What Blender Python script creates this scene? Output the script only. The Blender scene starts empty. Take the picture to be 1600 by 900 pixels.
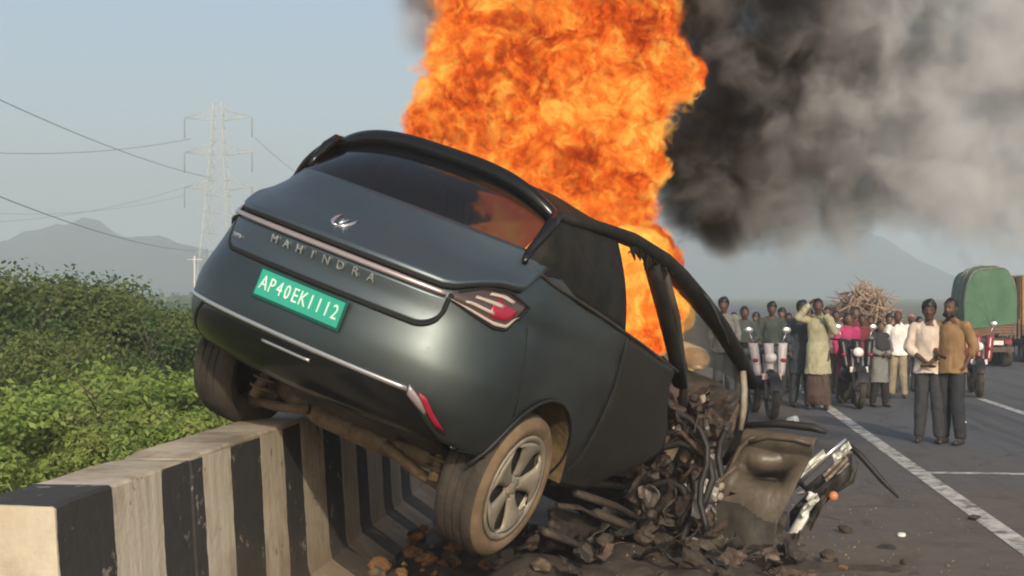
import bpy, bmesh, math, random
import numpy as np
from mathutils import Vector, Matrix, noise, Euler
R_ = random.Random(7)
S = bpy.context.scene
rad = math.radians

# ------------------------------------------------------------------ camera, sky, sun, exposure
YAW = math.atan(245 / 2200)
cd = bpy.data.cameras.new('camera'); cam = bpy.data.objects.new('camera', cd); S.collection.objects.link(cam)
cam.location = (0, 0, 1.75); cam.rotation_euler = (rad(90), 0, YAW)
cd.sensor_width = 36; cd.lens = 2200 / 1600 * 36; cd.shift_y = 10 / 1600; cd.clip_end = 6000; cd.clip_start = .05
S.camera = cam
SUN_EL, SUN_AZ = rad(24), rad(17)            # azimuth: degrees to the right of straight behind the camera
sdir = Vector((math.sin(SUN_AZ) * math.cos(SUN_EL), -math.cos(SUN_AZ) * math.cos(SUN_EL), math.sin(SUN_EL)))
w = bpy.data.worlds.new('World'); S.world = w; w.use_nodes = True
nt = w.node_tree; bg = nt.nodes['Background']; sky = nt.nodes.new('ShaderNodeTexSky')
sky.sky_type = 'NISHITA'; sky.sun_disc = False; sky.sun_elevation = SUN_EL
sky.sun_rotation = math.atan2(sdir.x, sdir.y); sky.dust_density = 4.0; sky.air_density = 1.0; sky.ozone_density = 1.0
nt.links.new(sky.outputs[0], bg.inputs[0]); bg.inputs[1].default_value = .15
ld = bpy.data.lights.new('sun', 'SUN'); ld.energy = 3.6; ld.angle = rad(.9); ld.color = (1, .87, .70)
sun = bpy.data.objects.new('sun', ld); S.collection.objects.link(sun)
sun.rotation_euler = sdir.to_track_quat('Z', 'Y').to_euler()
S.view_settings.view_transform = 'Standard'; S.view_settings.look = 'None'; S.view_settings.exposure = 0.08; S.view_settings.gamma = 1
cy = S.cycles
S.render.engine = 'CYCLES'
cy.use_denoising = True; cy.max_bounces = 6; cy.volume_bounces = 2; cy.transparent_max_bounces = 12
cy.diffuse_bounces = 2; cy.glossy_bounces = 3; cy.filter_width = 2.0
cy.volume_step_rate = 1.0; cy.volume_max_steps = 256

# ------------------------------------------------------------------ helpers
COL = S.collection
def tag(o, label=None, cat=None, group=None, kind=None):
    if label: o['label'] = label
    if cat: o['category'] = cat
    if group: o['group'] = group
    if kind: o['kind'] = kind
    return o
def empty(name, loc=(0, 0, 0), rz=0, parent=None):
    o = bpy.data.objects.new(name, None); COL.objects.link(o); o.location = loc; o.rotation_euler = (0, 0, rz)
    o.empty_display_size = .1
    if parent: o.parent = parent
    return o
def link(name, me, mat=None, parent=None, smooth=True):
    o = bpy.data.objects.new(name, me); COL.objects.link(o)
    if mat is not None and not me.materials:
        for m in (mat if isinstance(mat, (list, tuple)) else [mat]): me.materials.append(m)
    if parent: o.parent = parent
    if smooth: me.polygons.foreach_set('use_smooth', [True] * len(me.polygons))
    return o
def mesh(name, v, f):
    me = bpy.data.meshes.new(name); me.from_pydata([tuple(map(float, p)) for p in v], [], [tuple(q) for q in f]); me.update(); return me
class MB:
    """collects shapes into one mesh"""
    def __init__(s): s.v = []; s.f = []; s.m = []
    def add(s, v, f, m=0):
        b = len(s.v); s.v += [tuple(map(float, p)) for p in v]; s.f += [tuple(i + b for i in q) for q in f]; s.m += [m] * len(f); return s
    def box(s, c, d, rot=None, m=0, taper=1.0):
        x, y, z = (k / 2 for k in d)
        P = [Vector((a * x * (taper if e > 0 else 1), b * y * (taper if e > 0 else 1), e * z)) for e in (-1, 1) for b in (-1, 1) for a in (-1, 1)]
        if rot is not None:
            Rm = rot if isinstance(rot, Matrix) else Euler(rot).to_matrix()
            P = [Rm @ p for p in P]
        c = Vector(c)
        return s.add([p + c for p in P], [(0, 2, 3, 1), (4, 5, 7, 6), (0, 1, 5, 4), (2, 6, 7, 3), (0, 4, 6, 2), (1, 3, 7, 5)], m)
    def tube(s, pts, r, n=8, m=0, closed=False, flat=None):
        pts = [Vector(p) for p in pts]; N = len(pts)
        rs = r if isinstance(r, (list, tuple)) else [r] * N
        V = []; up = Vector((0.13, .21, 1)).normalized()
        t0 = (pts[1] - pts[0]).normalized()
        a = t0.cross(up)
        if a.length < .1: a = t0.cross(Vector((1, 0, 0)))
        a.normalize()
        for i in range(N):
            t = (pts[min(i + 1, N - 1)] - pts[max(i - 1, 0)])
            t = t.normalized() if t.length > 1e-9 else t0
            a = (a - t * a.dot(t)); a = a.normalized() if a.length > 1e-6 else t.orthogonal().normalized()
            b = t.cross(a)
            for k in range(n):
                q = 2 * math.pi * k / n
                V.append(pts[i] + (a * math.cos(q) + b * math.sin(q) * (flat or 1)) * rs[i])
        F = [(i * n + k, i * n + (k + 1) % n, (i + 1) * n + (k + 1) % n, (i + 1) * n + k) for i in range(N - 1) for k in range(n)]
        F += [tuple(range(n - 1, -1, -1)), tuple((N - 1) * n + k for k in range(n))]
        return s.add(V, F, m)
    def lathe(s, prof, n=32, m=0, axis='Z', c=(0, 0, 0), closed=False):
        """prof: list of (radius, height)"""
        V = []
        for r, h in prof:
            for k in range(n):
                q = 2 * math.pi * k / n; x, y = r * math.cos(q), r * math.sin(q)
                p = (x, y, h) if axis == 'Z' else ((h, x, y) if axis == 'X' else (x, h, y))
                V.append((p[0] + c[0], p[1] + c[1], p[2] + c[2]))
        N = len(prof)
        rng = range(N if closed else N - 1)
        F = [(i * n + k, i * n + (k + 1) % n, ((i + 1) % N) * n + (k + 1) % n, ((i + 1) % N) * n + k) for i in rng for k in range(n)]
        return s.add(V, F, m)
    def cap(s, p0, r0, p1, r1, n=12, flat=1.0, m=0):
        """tapered capsule, closed; flat squashes y about the axis"""
        p0, p1 = Vector(p0), Vector(p1); t = p1 - p0; Lg = max(t.length, 1e-6); t.normalize()
        a = t.orthogonal().normalized(); b = t.cross(a)
        V = []; ring = []
        for e in (-90, -60, -30, 0): ring.append((p0 + t * r0 * math.sin(rad(e)), r0 * max(math.cos(rad(e)), .02)))
        for e in (0, 30, 60, 90): ring.append((p1 + t * r1 * math.sin(rad(e)), r1 * max(math.cos(rad(e)), .02)))
        for c, r in ring:
            for k in range(n):
                q = 2 * math.pi * k / n; d = (a * math.cos(q) + b * math.sin(q)) * r
                d.y *= flat; V.append(c + d)
        N = len(ring)
        F = [(i * n + k, i * n + (k + 1) % n, (i + 1) * n + (k + 1) % n, (i + 1) * n + k) for i in range(N - 1) for k in range(n)]
        F += [tuple(range(n - 1, -1, -1)), tuple((N - 1) * n + k for k in range(n))]
        return s.add(V, F, m)
    def ell(s, c, r, n=14, m=0, rot=None):
        V = []; rr = r if isinstance(r, (tuple, list)) else (r, r, r); M_ = Euler(rot).to_matrix() if rot else Matrix.Identity(3)
        h = n // 2 + 1
        for i in range(h + 1):
            e = -math.pi / 2 + math.pi * i / h
            for k in range(n):
                q = 2 * math.pi * k / n; ce = max(math.cos(e), .01)
                V.append(Vector(c) + M_ @ Vector((rr[0] * ce * math.cos(q), rr[1] * ce * math.sin(q), rr[2] * math.sin(e))))
        F = [(i * n + k, i * n + (k + 1) % n, (i + 1) * n + (k + 1) % n, (i + 1) * n + k) for i in range(h) for k in range(n)]
        F += [tuple(range(n - 1, -1, -1)), tuple(h * n + k for k in range(n))]
        return s.add(V, F, m)
    def mesh(s, name):
        me = mesh(name, s.v, s.f)
        if any(s.m): me.polygons.foreach_set('material_index', s.m)
        return me
    def build(s, name, mat, parent=None, smooth=True): return link(name, s.mesh(name), mat, parent, smooth)
WS = bpy.data.scenes.new('workshop')      # scratch scene, removed at the end
def evaluated(o):
    WS.view_layers[0].update(); return bpy.data.meshes.new_from_object(o.evaluated_get(WS.view_layers[0].depsgraph))
def remeshed(mb, name, voxel, smooth_it=6):
    """union of the collected closed shapes as one continuous skin"""
    o = bpy.data.objects.new('tmp', mb.mesh('tmp')); WS.collection.objects.link(o)
    m = o.modifiers.new('r', 'REMESH'); m.mode = 'VOXEL'; m.voxel_size = voxel
    if smooth_it:
        q = o.modifiers.new('s', 'SMOOTH'); q.factor = .5; q.iterations = smooth_it
    me = evaluated(o)
    me.name = name; old = o.data; bpy.data.objects.remove(o); bpy.data.meshes.remove(old)
    return me
def puff(me, fn):
    """move every vertex: fn(co, normal) -> new co"""
    n = len(me.vertices); co = np.empty(n * 3); nn = np.empty(n * 3); me.vertices.foreach_get('co', co); me.vertices.foreach_get('normal', nn)
    co = co.reshape(-1, 3); nn = nn.reshape(-1, 3); out = [fn(Vector(a), Vector(b)) for a, b in zip(co.tolist(), nn.tolist())]
    me.vertices.foreach_set('co', np.array([tuple(o) for o in out], float).ravel()); me.update()
def grid(nu, nv, fn, name=None):
    V = [fn(i / (nu - 1), j / (nv - 1)) for i in range(nu) for j in range(nv)]
    F = [(i * nv + j, (i + 1) * nv + j, (i + 1) * nv + j + 1, i * nv + j + 1) for i in range(nu - 1) for j in range(nv - 1)]
    return V, F
def autosmooth(o, ang=35):
    me = o.data; bm = bmesh.new(); bm.from_mesh(me); 
    for e in bm.edges:
        if len(e.link_faces) == 2 and e.calc_face_angle(0) > rad(ang): e.smooth = False
    bm.to_mesh(me); bm.free(); return o
def solid(o, t, off=-1):
    m = o.modifiers.new('solidify', 'SOLIDIFY'); m.thickness = t; m.offset = off; return o
def bevel(o, wd=.006, seg=2):
    m = o.modifiers.new('bevel', 'BEVEL'); m.width = wd; m.segments = seg; m.limit_method = 'ANGLE'; m.angle_limit = rad(40); return o

# ------------------------------------------------------------------ materials
def mat(name, col, rough=.6, metal=0.0, var=None, vs=6.0, bump=0.0, bs=40.0, coat=0.0, spec=.5, col2=None, detail=5, sheen=0):
    m = bpy.data.materials.new(name); m.use_nodes = True; n = m.node_tree.nodes; l = m.node_tree.links; b = n['Principled BSDF']
    b.inputs['Base Color'].default_value = (*col, 1); b.inputs['Roughness'].default_value = rough; b.inputs['Metallic'].default_value = metal
    b.inputs['Coat Weight'].default_value = coat; b.inputs['Coat Roughness'].default_value = .14; b.inputs['Specular IOR Level'].default_value = spec
    tc = n.new('ShaderNodeTexCoord')
    if col2 is not None or var:
        nz = n.new('ShaderNodeTexNoise'); nz.inputs['Scale'].default_value = vs; nz.inputs['Detail'].default_value = detail; nz.inputs['Roughness'].default_value = .62
        l.new(tc.outputs['Object'], nz.inputs['Vector'])
        rp = n.new('ShaderNodeValToRGB'); rp.color_ramp.elements[0].position = .34; rp.color_ramp.elements[1].position = .66
        c2 = col2 if col2 is not None else tuple(c * (1 + var) for c in col); c1 = col if col2 is not None else tuple(c * (1 - var) for c in col)
        rp.color_ramp.elements[0].color = (*c1, 1); rp.color_ramp.elements[1].color = (*c2, 1)
        l.new(nz.outputs['Fac'], rp.inputs['Fac']); l.new(rp.outputs['Color'], b.inputs['Base Color'])
    if bump:
        nb = n.new('ShaderNodeTexNoise'); nb.inputs['Scale'].default_value = bs; nb.inputs['Detail'].default_value = 4
        l.new(tc.outputs['Object'], nb.inputs['Vector']); bp_ = n.new('ShaderNodeBump'); bp_.inputs['Strength'].default_value = bump; bp_.inputs['Distance'].default_value = .02
        l.new(nb.outputs['Fac'], bp_.inputs['Height']); l.new(bp_.outputs['Normal'], b.inputs['Normal'])
    return m
def nodes_of(m): return m.node_tree.nodes, m.node_tree.links, m.node_tree.nodes['Principled BSDF']
class NG:
    """tiny expression helper for shader node maths"""
    def __init__(s, m): s.n = m.node_tree.nodes; s.l = m.node_tree.links
    def put(s, sock, v):
        if hasattr(v, 'is_linked') or hasattr(v, 'links'): s.l.new(v, sock)
        else: sock.default_value = v
    def m(s, op, a, b=None, c=None, clamp=False):
        q = s.n.new('ShaderNodeMath'); q.operation = op; q.use_clamp = clamp; s.put(q.inputs[0], a)
        if b is not None: s.put(q.inputs[1], b)
        if c is not None: s.put(q.inputs[2], c)
        return q.outputs[0]
    def vm(s, op, a, b=None):
        q = s.n.new('ShaderNodeVectorMath'); q.operation = op; s.put(q.inputs[0], a)
        if b is not None: s.put(q.inputs[1], b)
        return q.outputs['Value'] if op in ('LENGTH', 'DISTANCE', 'DOT_PRODUCT') else q.outputs[0]
    def noise(s, vec, scale, detail=3, rough=.55, dist=0.0, col=False, lac=2.0):
        q = s.n.new('ShaderNodeTexNoise'); s.l.new(vec, q.inputs['Vector']); q.inputs['Scale'].default_value = scale; q.inputs['Detail'].default_value = detail
        q.inputs['Roughness'].default_value = rough; q.inputs['Distortion'].default_value = dist; q.inputs['Lacunarity'].default_value = lac
        return q.outputs['Color' if col else 'Fac']
    def ramp(s, fac, stops, interp='LINEAR'):
        q = s.n.new('ShaderNodeValToRGB'); cr = q.color_ramp; cr.interpolation = interp
        for i, (p, c) in enumerate(stops):
            e = cr.elements[i] if i < 2 else cr.elements.new(p)
            e.position = p; e.color = (*c, 1) if len(c) == 3 else c
        s.l.new(fac, q.inputs['Fac']); return q.outputs['Color']
    def mix(s, fac, a, b):
        q = s.n.new('ShaderNodeMix'); q.data_type = 'RGBA'; s.put(q.inputs[0], fac)
        for i, v in ((6, a), (7, b)):
            if isinstance(v, tuple): q.inputs[i].default_value = (*v, 1) if len(v) == 3 else v
            else: s.l.new(v, q.inputs[i])
        return q.outputs[2]
    def coord(s, kind='Object'): return s.n.new('ShaderNodeTexCoord').outputs[kind]
    def sep(s, v):
        q = s.n.new('ShaderNodeSeparateXYZ'); s.l.new(v, q.inputs[0]); return q.outputs
M = {}
M['paint'] = mat('paint', (.040, .048, .047), .38, .45, coat=.8)
M['panel'] = mat('panel', (.055, .068, .075), .36, .5, coat=.7)
def paint_mat(name, base, soot_side_tone=True):
    m = mat(name, base, .36, .85, coat=.5); n, l, b = nodes_of(m); b.inputs['Coat Roughness'].default_value = .27; g = NG(m); P = g.coord('Object'); X, Y, Z = g.sep(P)
    q = g.m('ADD', g.m('MULTIPLY', g.m('ADD', g.m('SUBTRACT', Y, 1.0), g.m('MULTIPLY', g.m('MAXIMUM', g.m('SUBTRACT', X, .78), 0.0), 2.2)), .85), g.m('MULTIPLY', g.m('SUBTRACT', g.noise(P, 2.2, 5, .6), .5), 1.3)); q = g.m('MULTIPLY', q, 1.0 if soot_side_tone else 0.0, clamp=True)  # soot thickens forward; the outer right side is darkened as well
    dust = g.m('MULTIPLY', g.noise(P, 6, 6, .7), .35); spk = g.ramp(g.noise(P, 26, 5, .75), [(.56, (0, 0, 0)), (.70, (1, 1, 1))]); dust = g.m('ADD', dust, g.m('MULTIPLY', spk, .22)); lowd = g.m('MULTIPLY', g.m('SUBTRACT', g.m('ADD', g.m('MULTIPLY', g.noise(P, 5, 5, .65), .5), .32), Z), 1.6, clamp=True); dust = g.m('ADD', dust, lowd, clamp=True)
    c = g.mix(dust, base, (.125, .125, .118)); l.new(g.mix(q, c, (.016, .014, .012)), b.inputs['Base Color'])
    l.new(g.m('MULTIPLY_ADD', q, -.75, .85), b.inputs['Metallic']); l.new(g.m('MULTIPLY_ADD', q, .22, g.m('MULTIPLY_ADD', dust, .45, .36)), b.inputs['Roughness']); l.new(g.m('MULTIPLY_ADD', q, -.15, .18), b.inputs['Coat Weight']); return m
M['paint'] = paint_mat('paint', (.070, .092, .098)); M['panel'] = paint_mat('panel', (.115, .148, .168), False)  # panel: same paint made lighter, sky reflection on the tailgate put into the colour
M['burnt'] = mat('burnt', (.007, .007, .006), .7, .0, col2=(.020, .018, .015), vs=9, bump=.3, bs=24, spec=.25)
M['gloss_black'] = mat('gloss_black', (.008, .008, .009), .22, coat=.1, spec=.35)
M['black'] = mat('black', (.012, .012, .012), .6, var=.4, vs=9)
M['seam'] = mat('seam', (.004, .004, .004), .8)
M['chrome'] = mat('chrome', (.75, .75, .76), .22, .9)
M['strip'] = mat('strip', (.42, .36, .37), .3, .5)
M['silver'] = mat('silver', (.62, .62, .62), .3, .8)
M['red_lens'] = mat('red_lens', (.30, .012, .035), .25, coat=.3)
M['white_lens'] = mat('white_lens', (.78, .72, .70), .22, coat=.4); M['lamp_bar'] = mat('lamp_bar', (.46, .37, .33), .3, coat=.3)
M['dark_lens'] = mat('dark_lens', (.06, .04, .035), .15, coat=.5)
M['plate'] = mat('plate', (.03, .36, .26), .4)
M['plate_dark'] = mat('plate_dark', (.005, .07, .05), .4)
M['plate_text'] = mat('plate_text', (.66, .86, .76), .5)
M['tyre'] = mat('tyre', (.028, .024, .020), .9, col2=(.065, .052, .038), vs=7, bump=.3, bs=60)
M['tyre_dust'] = mat('tyre_dust', (.115, .078, .045), .85, col2=(.22, .15, .085), vs=6, bump=.2)
M['rim'] = mat('rim', (.19, .165, .13), .5, .2, col2=(.32, .28, .22), vs=9)
M['rim_dark'] = mat('rim_dark', (.016, .012, .008), .85, var=.5, vs=12)
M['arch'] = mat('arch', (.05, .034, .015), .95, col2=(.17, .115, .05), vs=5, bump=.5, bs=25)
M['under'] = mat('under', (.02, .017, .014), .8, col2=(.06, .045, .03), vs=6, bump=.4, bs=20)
M['axle'] = mat('axle', (.10, .065, .035), .75, .2, col2=(.20, .14, .08), vs=14, bump=.4)
M['trim_tan'] = mat('trim_tan', (.060, .050, .038), .42, col2=(.125, .103, .08), vs=4, bump=.15, bs=30)
M['trim_dark'] = mat('trim_dark', (.035, .029, .022), .65, var=.4, vs=7)
M['seat'] = mat('seat', (.78, .60, .40), .7, col2=(.88, .74, .55), vs=6)
M['wreck_dark'] = mat('wreck_dark', (.022, .019, .016), .7, .1, col2=(.065, .05, .038), vs=9, bump=.5, bs=25)
M['wreck_rust'] = mat('wreck_rust', (.045, .03, .02), .7, .2, col2=(.14, .10, .075), vs=11, bump=.5, bs=25)
M['wreck_pale'] = mat('wreck_pale', (.17, .145, .11), .7, .1, col2=(.34, .30, .24), vs=8, bump=.2)
M['wreck_metal'] = mat('wreck_metal', (.20, .19, .175), .5, .5, var=.4, vs=10)
M['white_trim'] = mat('white_trim', (.66, .67, .63), .4, var=.15, vs=7)
M['rubble'] = mat('rubble', (.07, .052, .036), .95, col2=(.22, .17, .12), vs=7, bump=.5, bs=18)
M['rubble_dark'] = mat('rubble_dark', (.028, .022, .017), .95, col2=(.08, .06, .045), vs=7, bump=.5, bs=18)
M['rubble_lit_orange'] = mat('rubble_lit_orange', (.12, .058, .022), .95, col2=(.27, .14, .055), vs=9, bump=.5, bs=18)  # warm sunlight on the rubble is put into this orange colour

# ------------------------------------------------------------------ setting: ground, road, markings
def road_mat():
    m = mat('asphalt', (.05, .05, .052), .92, bump=.35, bs=55); n, l, b = nodes_of(m); g = NG(m)
    P = g.coord('Object'); X, Y, Z = g.sep(P)
    big = g.noise(P, .35, 5, .6); fine = g.noise(P, 9, 6, .7)
    # brown dust drifted over the shoulder, thinning out past the edge line
    d = g.m('SUBTRACT', 3.0, X); d = g.m('MULTIPLY', d, .33); d = g.m('ADD', d, g.m('MULTIPLY', g.m('SUBTRACT', big, .5), 2.6))
    near = g.m('MULTIPLY', g.m('SUBTRACT', 17.0, Y), .11); near = g.m('MINIMUM', near, .75)
    d = g.m('MAXIMUM', d, g.m('ADD', near, g.m('MULTIPLY', g.m('SUBTRACT', big, .5), 1.5)))
    d = g.m('MULTIPLY', d, g.m('ADD', .55, fine), clamp=True)
    asph = g.mix(fine, (.062, .064, .070), (.108, .110, .118)); asph = g.mix(big, asph, (.092, .095, .102))
    dust = g.mix(fine, (.085, .062, .043), (.175, .132, .095))
    cmb = n.new('ShaderNodeCombineXYZ'); l.new(g.m('MULTIPLY', X, 2.2), cmb.inputs[0]); l.new(g.m('MULTIPLY', Y, .07), cmb.inputs[1]); skid = g.noise(cmb.outputs[0], 1.0, 4, .6)
    asph = g.mix(g.ramp(skid, [(.52, (0, 0, 0)), (.68, (1, 1, 1))]), asph, (.045, .045, .047)); stain = g.ramp(g.noise(P, .9, 4, .6), [(.62, (0, 0, 0)), (.70, (1, 1, 1))]); asph = g.mix(g.m('MULTIPLY', stain, .6), asph, (.025, .024, .023))
    vo = n.new('ShaderNodeTexVoronoi'); vo.feature = 'DISTANCE_TO_EDGE'; vo.inputs['Scale'].default_value = .55; l.new(g.vm('ADD', P, g.vm('MULTIPLY', g.noise(P, 1.5, 4, .6, col=True), (.7, .7, .7))), vo.inputs['Vector'])
    crack = g.m('LESS_THAN', vo.outputs['Distance'], .008); asph = g.mix(g.m('MULTIPLY', crack, .6), asph, (.02, .02, .02))
    dust = g.mix(g.ramp(g.noise(P, 2.2, 6, .7), [(.5, (0, 0, 0)), (.72, (1, 1, 1))]), dust, (.055, .042, .032))
    l.new(g.mix(d, asph, dust), b.inputs['Base Color']); return m
M['asphalt'] = road_mat()
def earth_mat():
    m = mat('earth', (.12, .11, .05), .95, bump=.4, bs=5); n, l, b = nodes_of(m); g = NG(m); P = g.coord('Object')
    l.new(g.mix(g.noise(P, .6, 6, .65), (.035, .06, .012), (.17, .145, .075)), b.inputs['Base Color']); return m
def ground_h(x, y):
    if x > -2.7: return -.012
    t = min(max((-2.7 - x) / 5.5, 0), 1); t = t * t * (3 - 2 * t)
    return -.012 - 1.1 * t - (.12 * noise.noise((x * .3, y * .3, 0)) if x < -3.2 else 0)
xs = [-1400, -500, -200, -80, -40, -25, -18, -14, -11, -9, -7.5, -6.5, -5.5, -4.5, -3.8, -3.2, -2.7, 0, 14, 40, 200, 600, 1400]
ys = [-160, -60, -20, 0, 4, 6, 8, 10, 12, 14, 16, 18, 20, 23, 26, 30, 40, 60, 100, 200, 400, 800, 1600]
me = mesh('ground', [(x, y, ground_h(x, y)) for x in xs for y in ys], [(i * len(ys) + j, (i + 1) * len(ys) + j, (i + 1) * len(ys) + j + 1, i * len(ys) + j + 1) for i in range(len(xs) - 1) for j in range(len(ys) - 1)])
tag(link('ground', me, earth_mat()), kind='structure')
V, F = grid(2, 60, lambda u, v: (-1.9 + 14 * u, -30 + 930 * v ** 2, 0))
tag(link('road', mesh('road', V, F), M['asphalt']), kind='structure')
def line_mat():
    m = mat('road_paint', (.62, .60, .56), .8); n, l, b = nodes_of(m); g = NG(m); P = g.coord('Object')
    wv = g.noise(P, 5, 7, .72); l.new(g.ramp(wv, [(.40, (.13, .115, .10)), (.50, (.45, .43, .39)), (.62, (.62, .60, .55))]), b.inputs['Base Color']); return m
M['road_paint'] = line_mat()
def strip_sheet(name, x0, x1, y0, y1, z=.004, n=1):
    V, F = grid(2, max(2, n), lambda u, v: (x0 + (x1 - x0) * u, y0 + (y1 - y0) * v, z)); return tag(link(name, mesh(name, V, F), M['road_paint']), kind='structure')
strip_sheet('edge_line', 2.36, 2.53, -10, 300)
for k in range(24): strip_sheet('lane_dash', 5.12, 5.25, 20.8 - 9 * 2 + 9 * k, 24.3 - 9 * 2 + 9 * k)
strip_sheet('cross_line', 2.53, 7.0, 14.1, 14.24)

# ------------------------------------------------------------------ hills
def hill(name, xc, y0, half, h, seed, peak=2.0):
    xs = np.linspace(-1, 1, 90); rows = 14; V = []
    for x in xs:
        prof = max(0, (1 - abs(x) ** peak)) * h
        for j in range(rows):
            t = j / (rows - 1); k = math.sin(t * math.pi) ** .8
            z = prof * k * (1 + .28 * noise.fractal((x * 3.2 + seed, t * 2 + seed, 0), .9, 2, 5)) - 3
            V.append((xc + x * half, y0 + (t - .5) * h * 5, z))
    F = [(i * rows + j, (i + 1) * rows + j, (i + 1) * rows + j + 1, i * rows + j + 1) for i in range(len(xs) - 1) for j in range(rows - 1)]
    return tag(link(name, mesh(name, V, F), M['hill']), kind='structure')
M['hill'] = mat('hill', (.02, .035, .025), .95, col2=(.05, .06, .04), vs=.03)
hill('hill', 64, 860, 118, 58, 1.3, 1.45)
hill('hill', -285, 620, 140, 32, 5.1, 2.2)
hill('hill', -150, 600, 110, 19, 8.7, 2.0)
hill('hill', 330, 900, 240, 24, 12.2, 2.0)

# ------------------------------------------------------------------ crash barrier, black and white stripes
def Ytop(px, X=-2.05):
    k = (px - 800) / 2200; return X * (math.cos(YAW) + k * math.sin(YAW)) / (k * math.cos(YAW) - math.sin(YAW))
edges = [Ytop(p) for p in (85, 170, 250, 307, 352, 400, 436, 463, 497, 525, 551, 568, 590, 601, 618, 632, 650)]
def barrier_mat():
    m = mat('barrier_paint', (.6, .55, .45), .85, bump=.25, bs=30); n, l, b = nodes_of(m); g = NG(m); P = g.coord('Object'); X, Y, Z = g.sep(P)
    wob = g.m('MULTIPLY', g.m('SUBTRACT', g.noise(P, 5, 5, .6), .5), .05)
    y = g.m('ADD', Y, wob); f = g.m('DIVIDE', g.m('SUBTRACT', y, 4.0), 10.0)
    W_, K_ = (1, 1, 1), (0, 0, 0); st = [(0, W_)]; on = True
    for e in edges: st.append(((e - 4.0) / 10.0, K_ if on else W_)); on = not on
    near = g.ramp(f, st, 'CONSTANT')
    sq = g.m('LESS_THAN', g.m('FRACT', g.m('DIVIDE', g.m('SUBTRACT', y, edges[-1]), .84)), .5)
    far = g.m('GREATER_THAN', y, edges[-1]); msk = g.mix(far, near, sq)
    st_ = g.noise(P, 2.6, 7, .7); fine = g.noise(P, 14, 6, .7)
    # vertical rain streaks and grime worn into the paint
    cmb = n.new('ShaderNodeCombineXYZ'); l.new(g.m('MULTIPLY', Y, 16.0), cmb.inputs[1]); l.new(g.m('MULTIPLY', Z, 1.2), cmb.inputs[2]); l.new(g.m('MULTIPLY', X, 3.0), cmb.inputs[0])
    streak = g.noise(cmb.outputs[0], 1.0, 5, .65)
    white = g.mix(g.ramp(streak, [(.38, (0, 0, 0)), (.7, (1, 1, 1))]), (.60, .53, .42), (.42, .35, .255)); white = g.mix(g.ramp(st_, [(.5, (0, 0, 0)), (.78, (1, 1, 1))]), white, (.24, .18, .115))
    blk = g.mix(fine, (.018, .018, .018), (.05, .046, .042)); blk = g.mix(g.ramp(streak, [(.62, (0, 0, 0)), (.8, (1, 1, 1))]), blk, (.10, .085, .07))
    chip = g.ramp(g.noise(P, 6, 7, .75), [(.60, (0, 0, 0)), (.63, (1, 1, 1))]); blk = g.mix(g.m('MULTIPLY', chip, .75), blk, (.34, .29, .23)); white = g.mix(g.m('MULTIPLY', g.ramp(g.noise(P, 4.3, 7, .75), [(.61, (0, 0, 0)), (.64, (1, 1, 1))]), .8), white, (.17, .14, .11)); low_ = g.m('MULTIPLY', g.m('SUBTRACT', g.m('ADD', g.m('MULTIPLY', g.noise(P, 3, 5, .6), .9), .15), Z), 1.6, clamp=True); white = g.mix(low_, white, (.26, .19, .115)); blk = g.mix(g.m('MULTIPLY', low_, .5), blk, (.16, .115, .07))
    top = g.m('MULTIPLY', g.m('GREATER_THAN', Z, 1.036), g.m('MULTIPLY', g.m('SUBTRACT', g.m('ADD', Y, g.m('MULTIPLY', fine, .5)), 5.35), 6.0, clamp=True)); fin = g.mix(msk, blk, white); dusty = g.mix(g.ramp(st_, [(.40, (0, 0, 0)), (.62, (1, 1, 1))]), (.50, .42, .31), (.24, .19, .13)); l.new(g.mix(g.m('MULTIPLY', top, .85), fin, dusty), b.inputs['Base Color']); return m
M['barrier'] = barrier_mat()
PROF = [(-1.76, 0), (-1.77, .04), (-1.985, .19), (-2.0, .25), (-2.045, 1.0), (-2.048, 1.034), (-2.060, 1.045), (-2.345, 1.045), (-2.357, 1.034), (-2.36, 1.0), (-2.42, .25), (-2.44, .19), (-2.66, .04), (-2.66, -.1)]
segs = [4.53, 5.86, 8.62, 11.4, 14.4, 17.4, 20.4, 23.4, 26.4, 29.4, 32.4]
blab = ['nearest striped barrier block at the left edge with its pale end face showing', 'striped barrier block with the left rear tyre of the burning car resting on top',
        'striped barrier block in shade under the tail of the burning car']
for i in range(len(segs) - 1):
    y0, y1 = segs[i] + (.006 if i else 0), segs[i + 1] - .006; n = max(8, int((y1 - y0) / .12))
    dz = (.0, .012, -.006)[i] if i < 3 else 0; V = []; dx = (0, .012, -.004)[i] if i < 3 else 0
    for a in range(n + 1):
        y = y0 + (y1 - y0) * a / n
        e = .008 if a in (0, n) else 0
        for (x, z) in PROF:
            q = noise.noise((x * 3, y * 3, z * 3)) * .006 - (.03 * max(0, noise.noise((x * 9, y * 9, i * 5)) + .1) if a in (0, n) and z > .95 else 0)
            cx_ = -2.2; V.append((cx_ + (x - cx_) * (1 - e * 2) + q + dx, y, z * (1 - e) + (q + dz if z > .9 else 0)))
    K = len(PROF); F = [(a * K + k, a * K + k + 1, (a + 1) * K + k + 1, (a + 1) * K + k) for a in range(n) for k in range(K - 1)]
    F += [tuple(range(K)), tuple(n * K + k for k in range(K - 1, -1, -1))]
    o = link('barrier_block', mesh('barrier_block', V, F), M['barrier']); autosmooth(o, 28)
    tag(o, blab[i] if i < 3 else 'striped barrier block standing beyond the burning car along the road shoulder', 'crash barrier', 'crash barrier blocks along the road')

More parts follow.
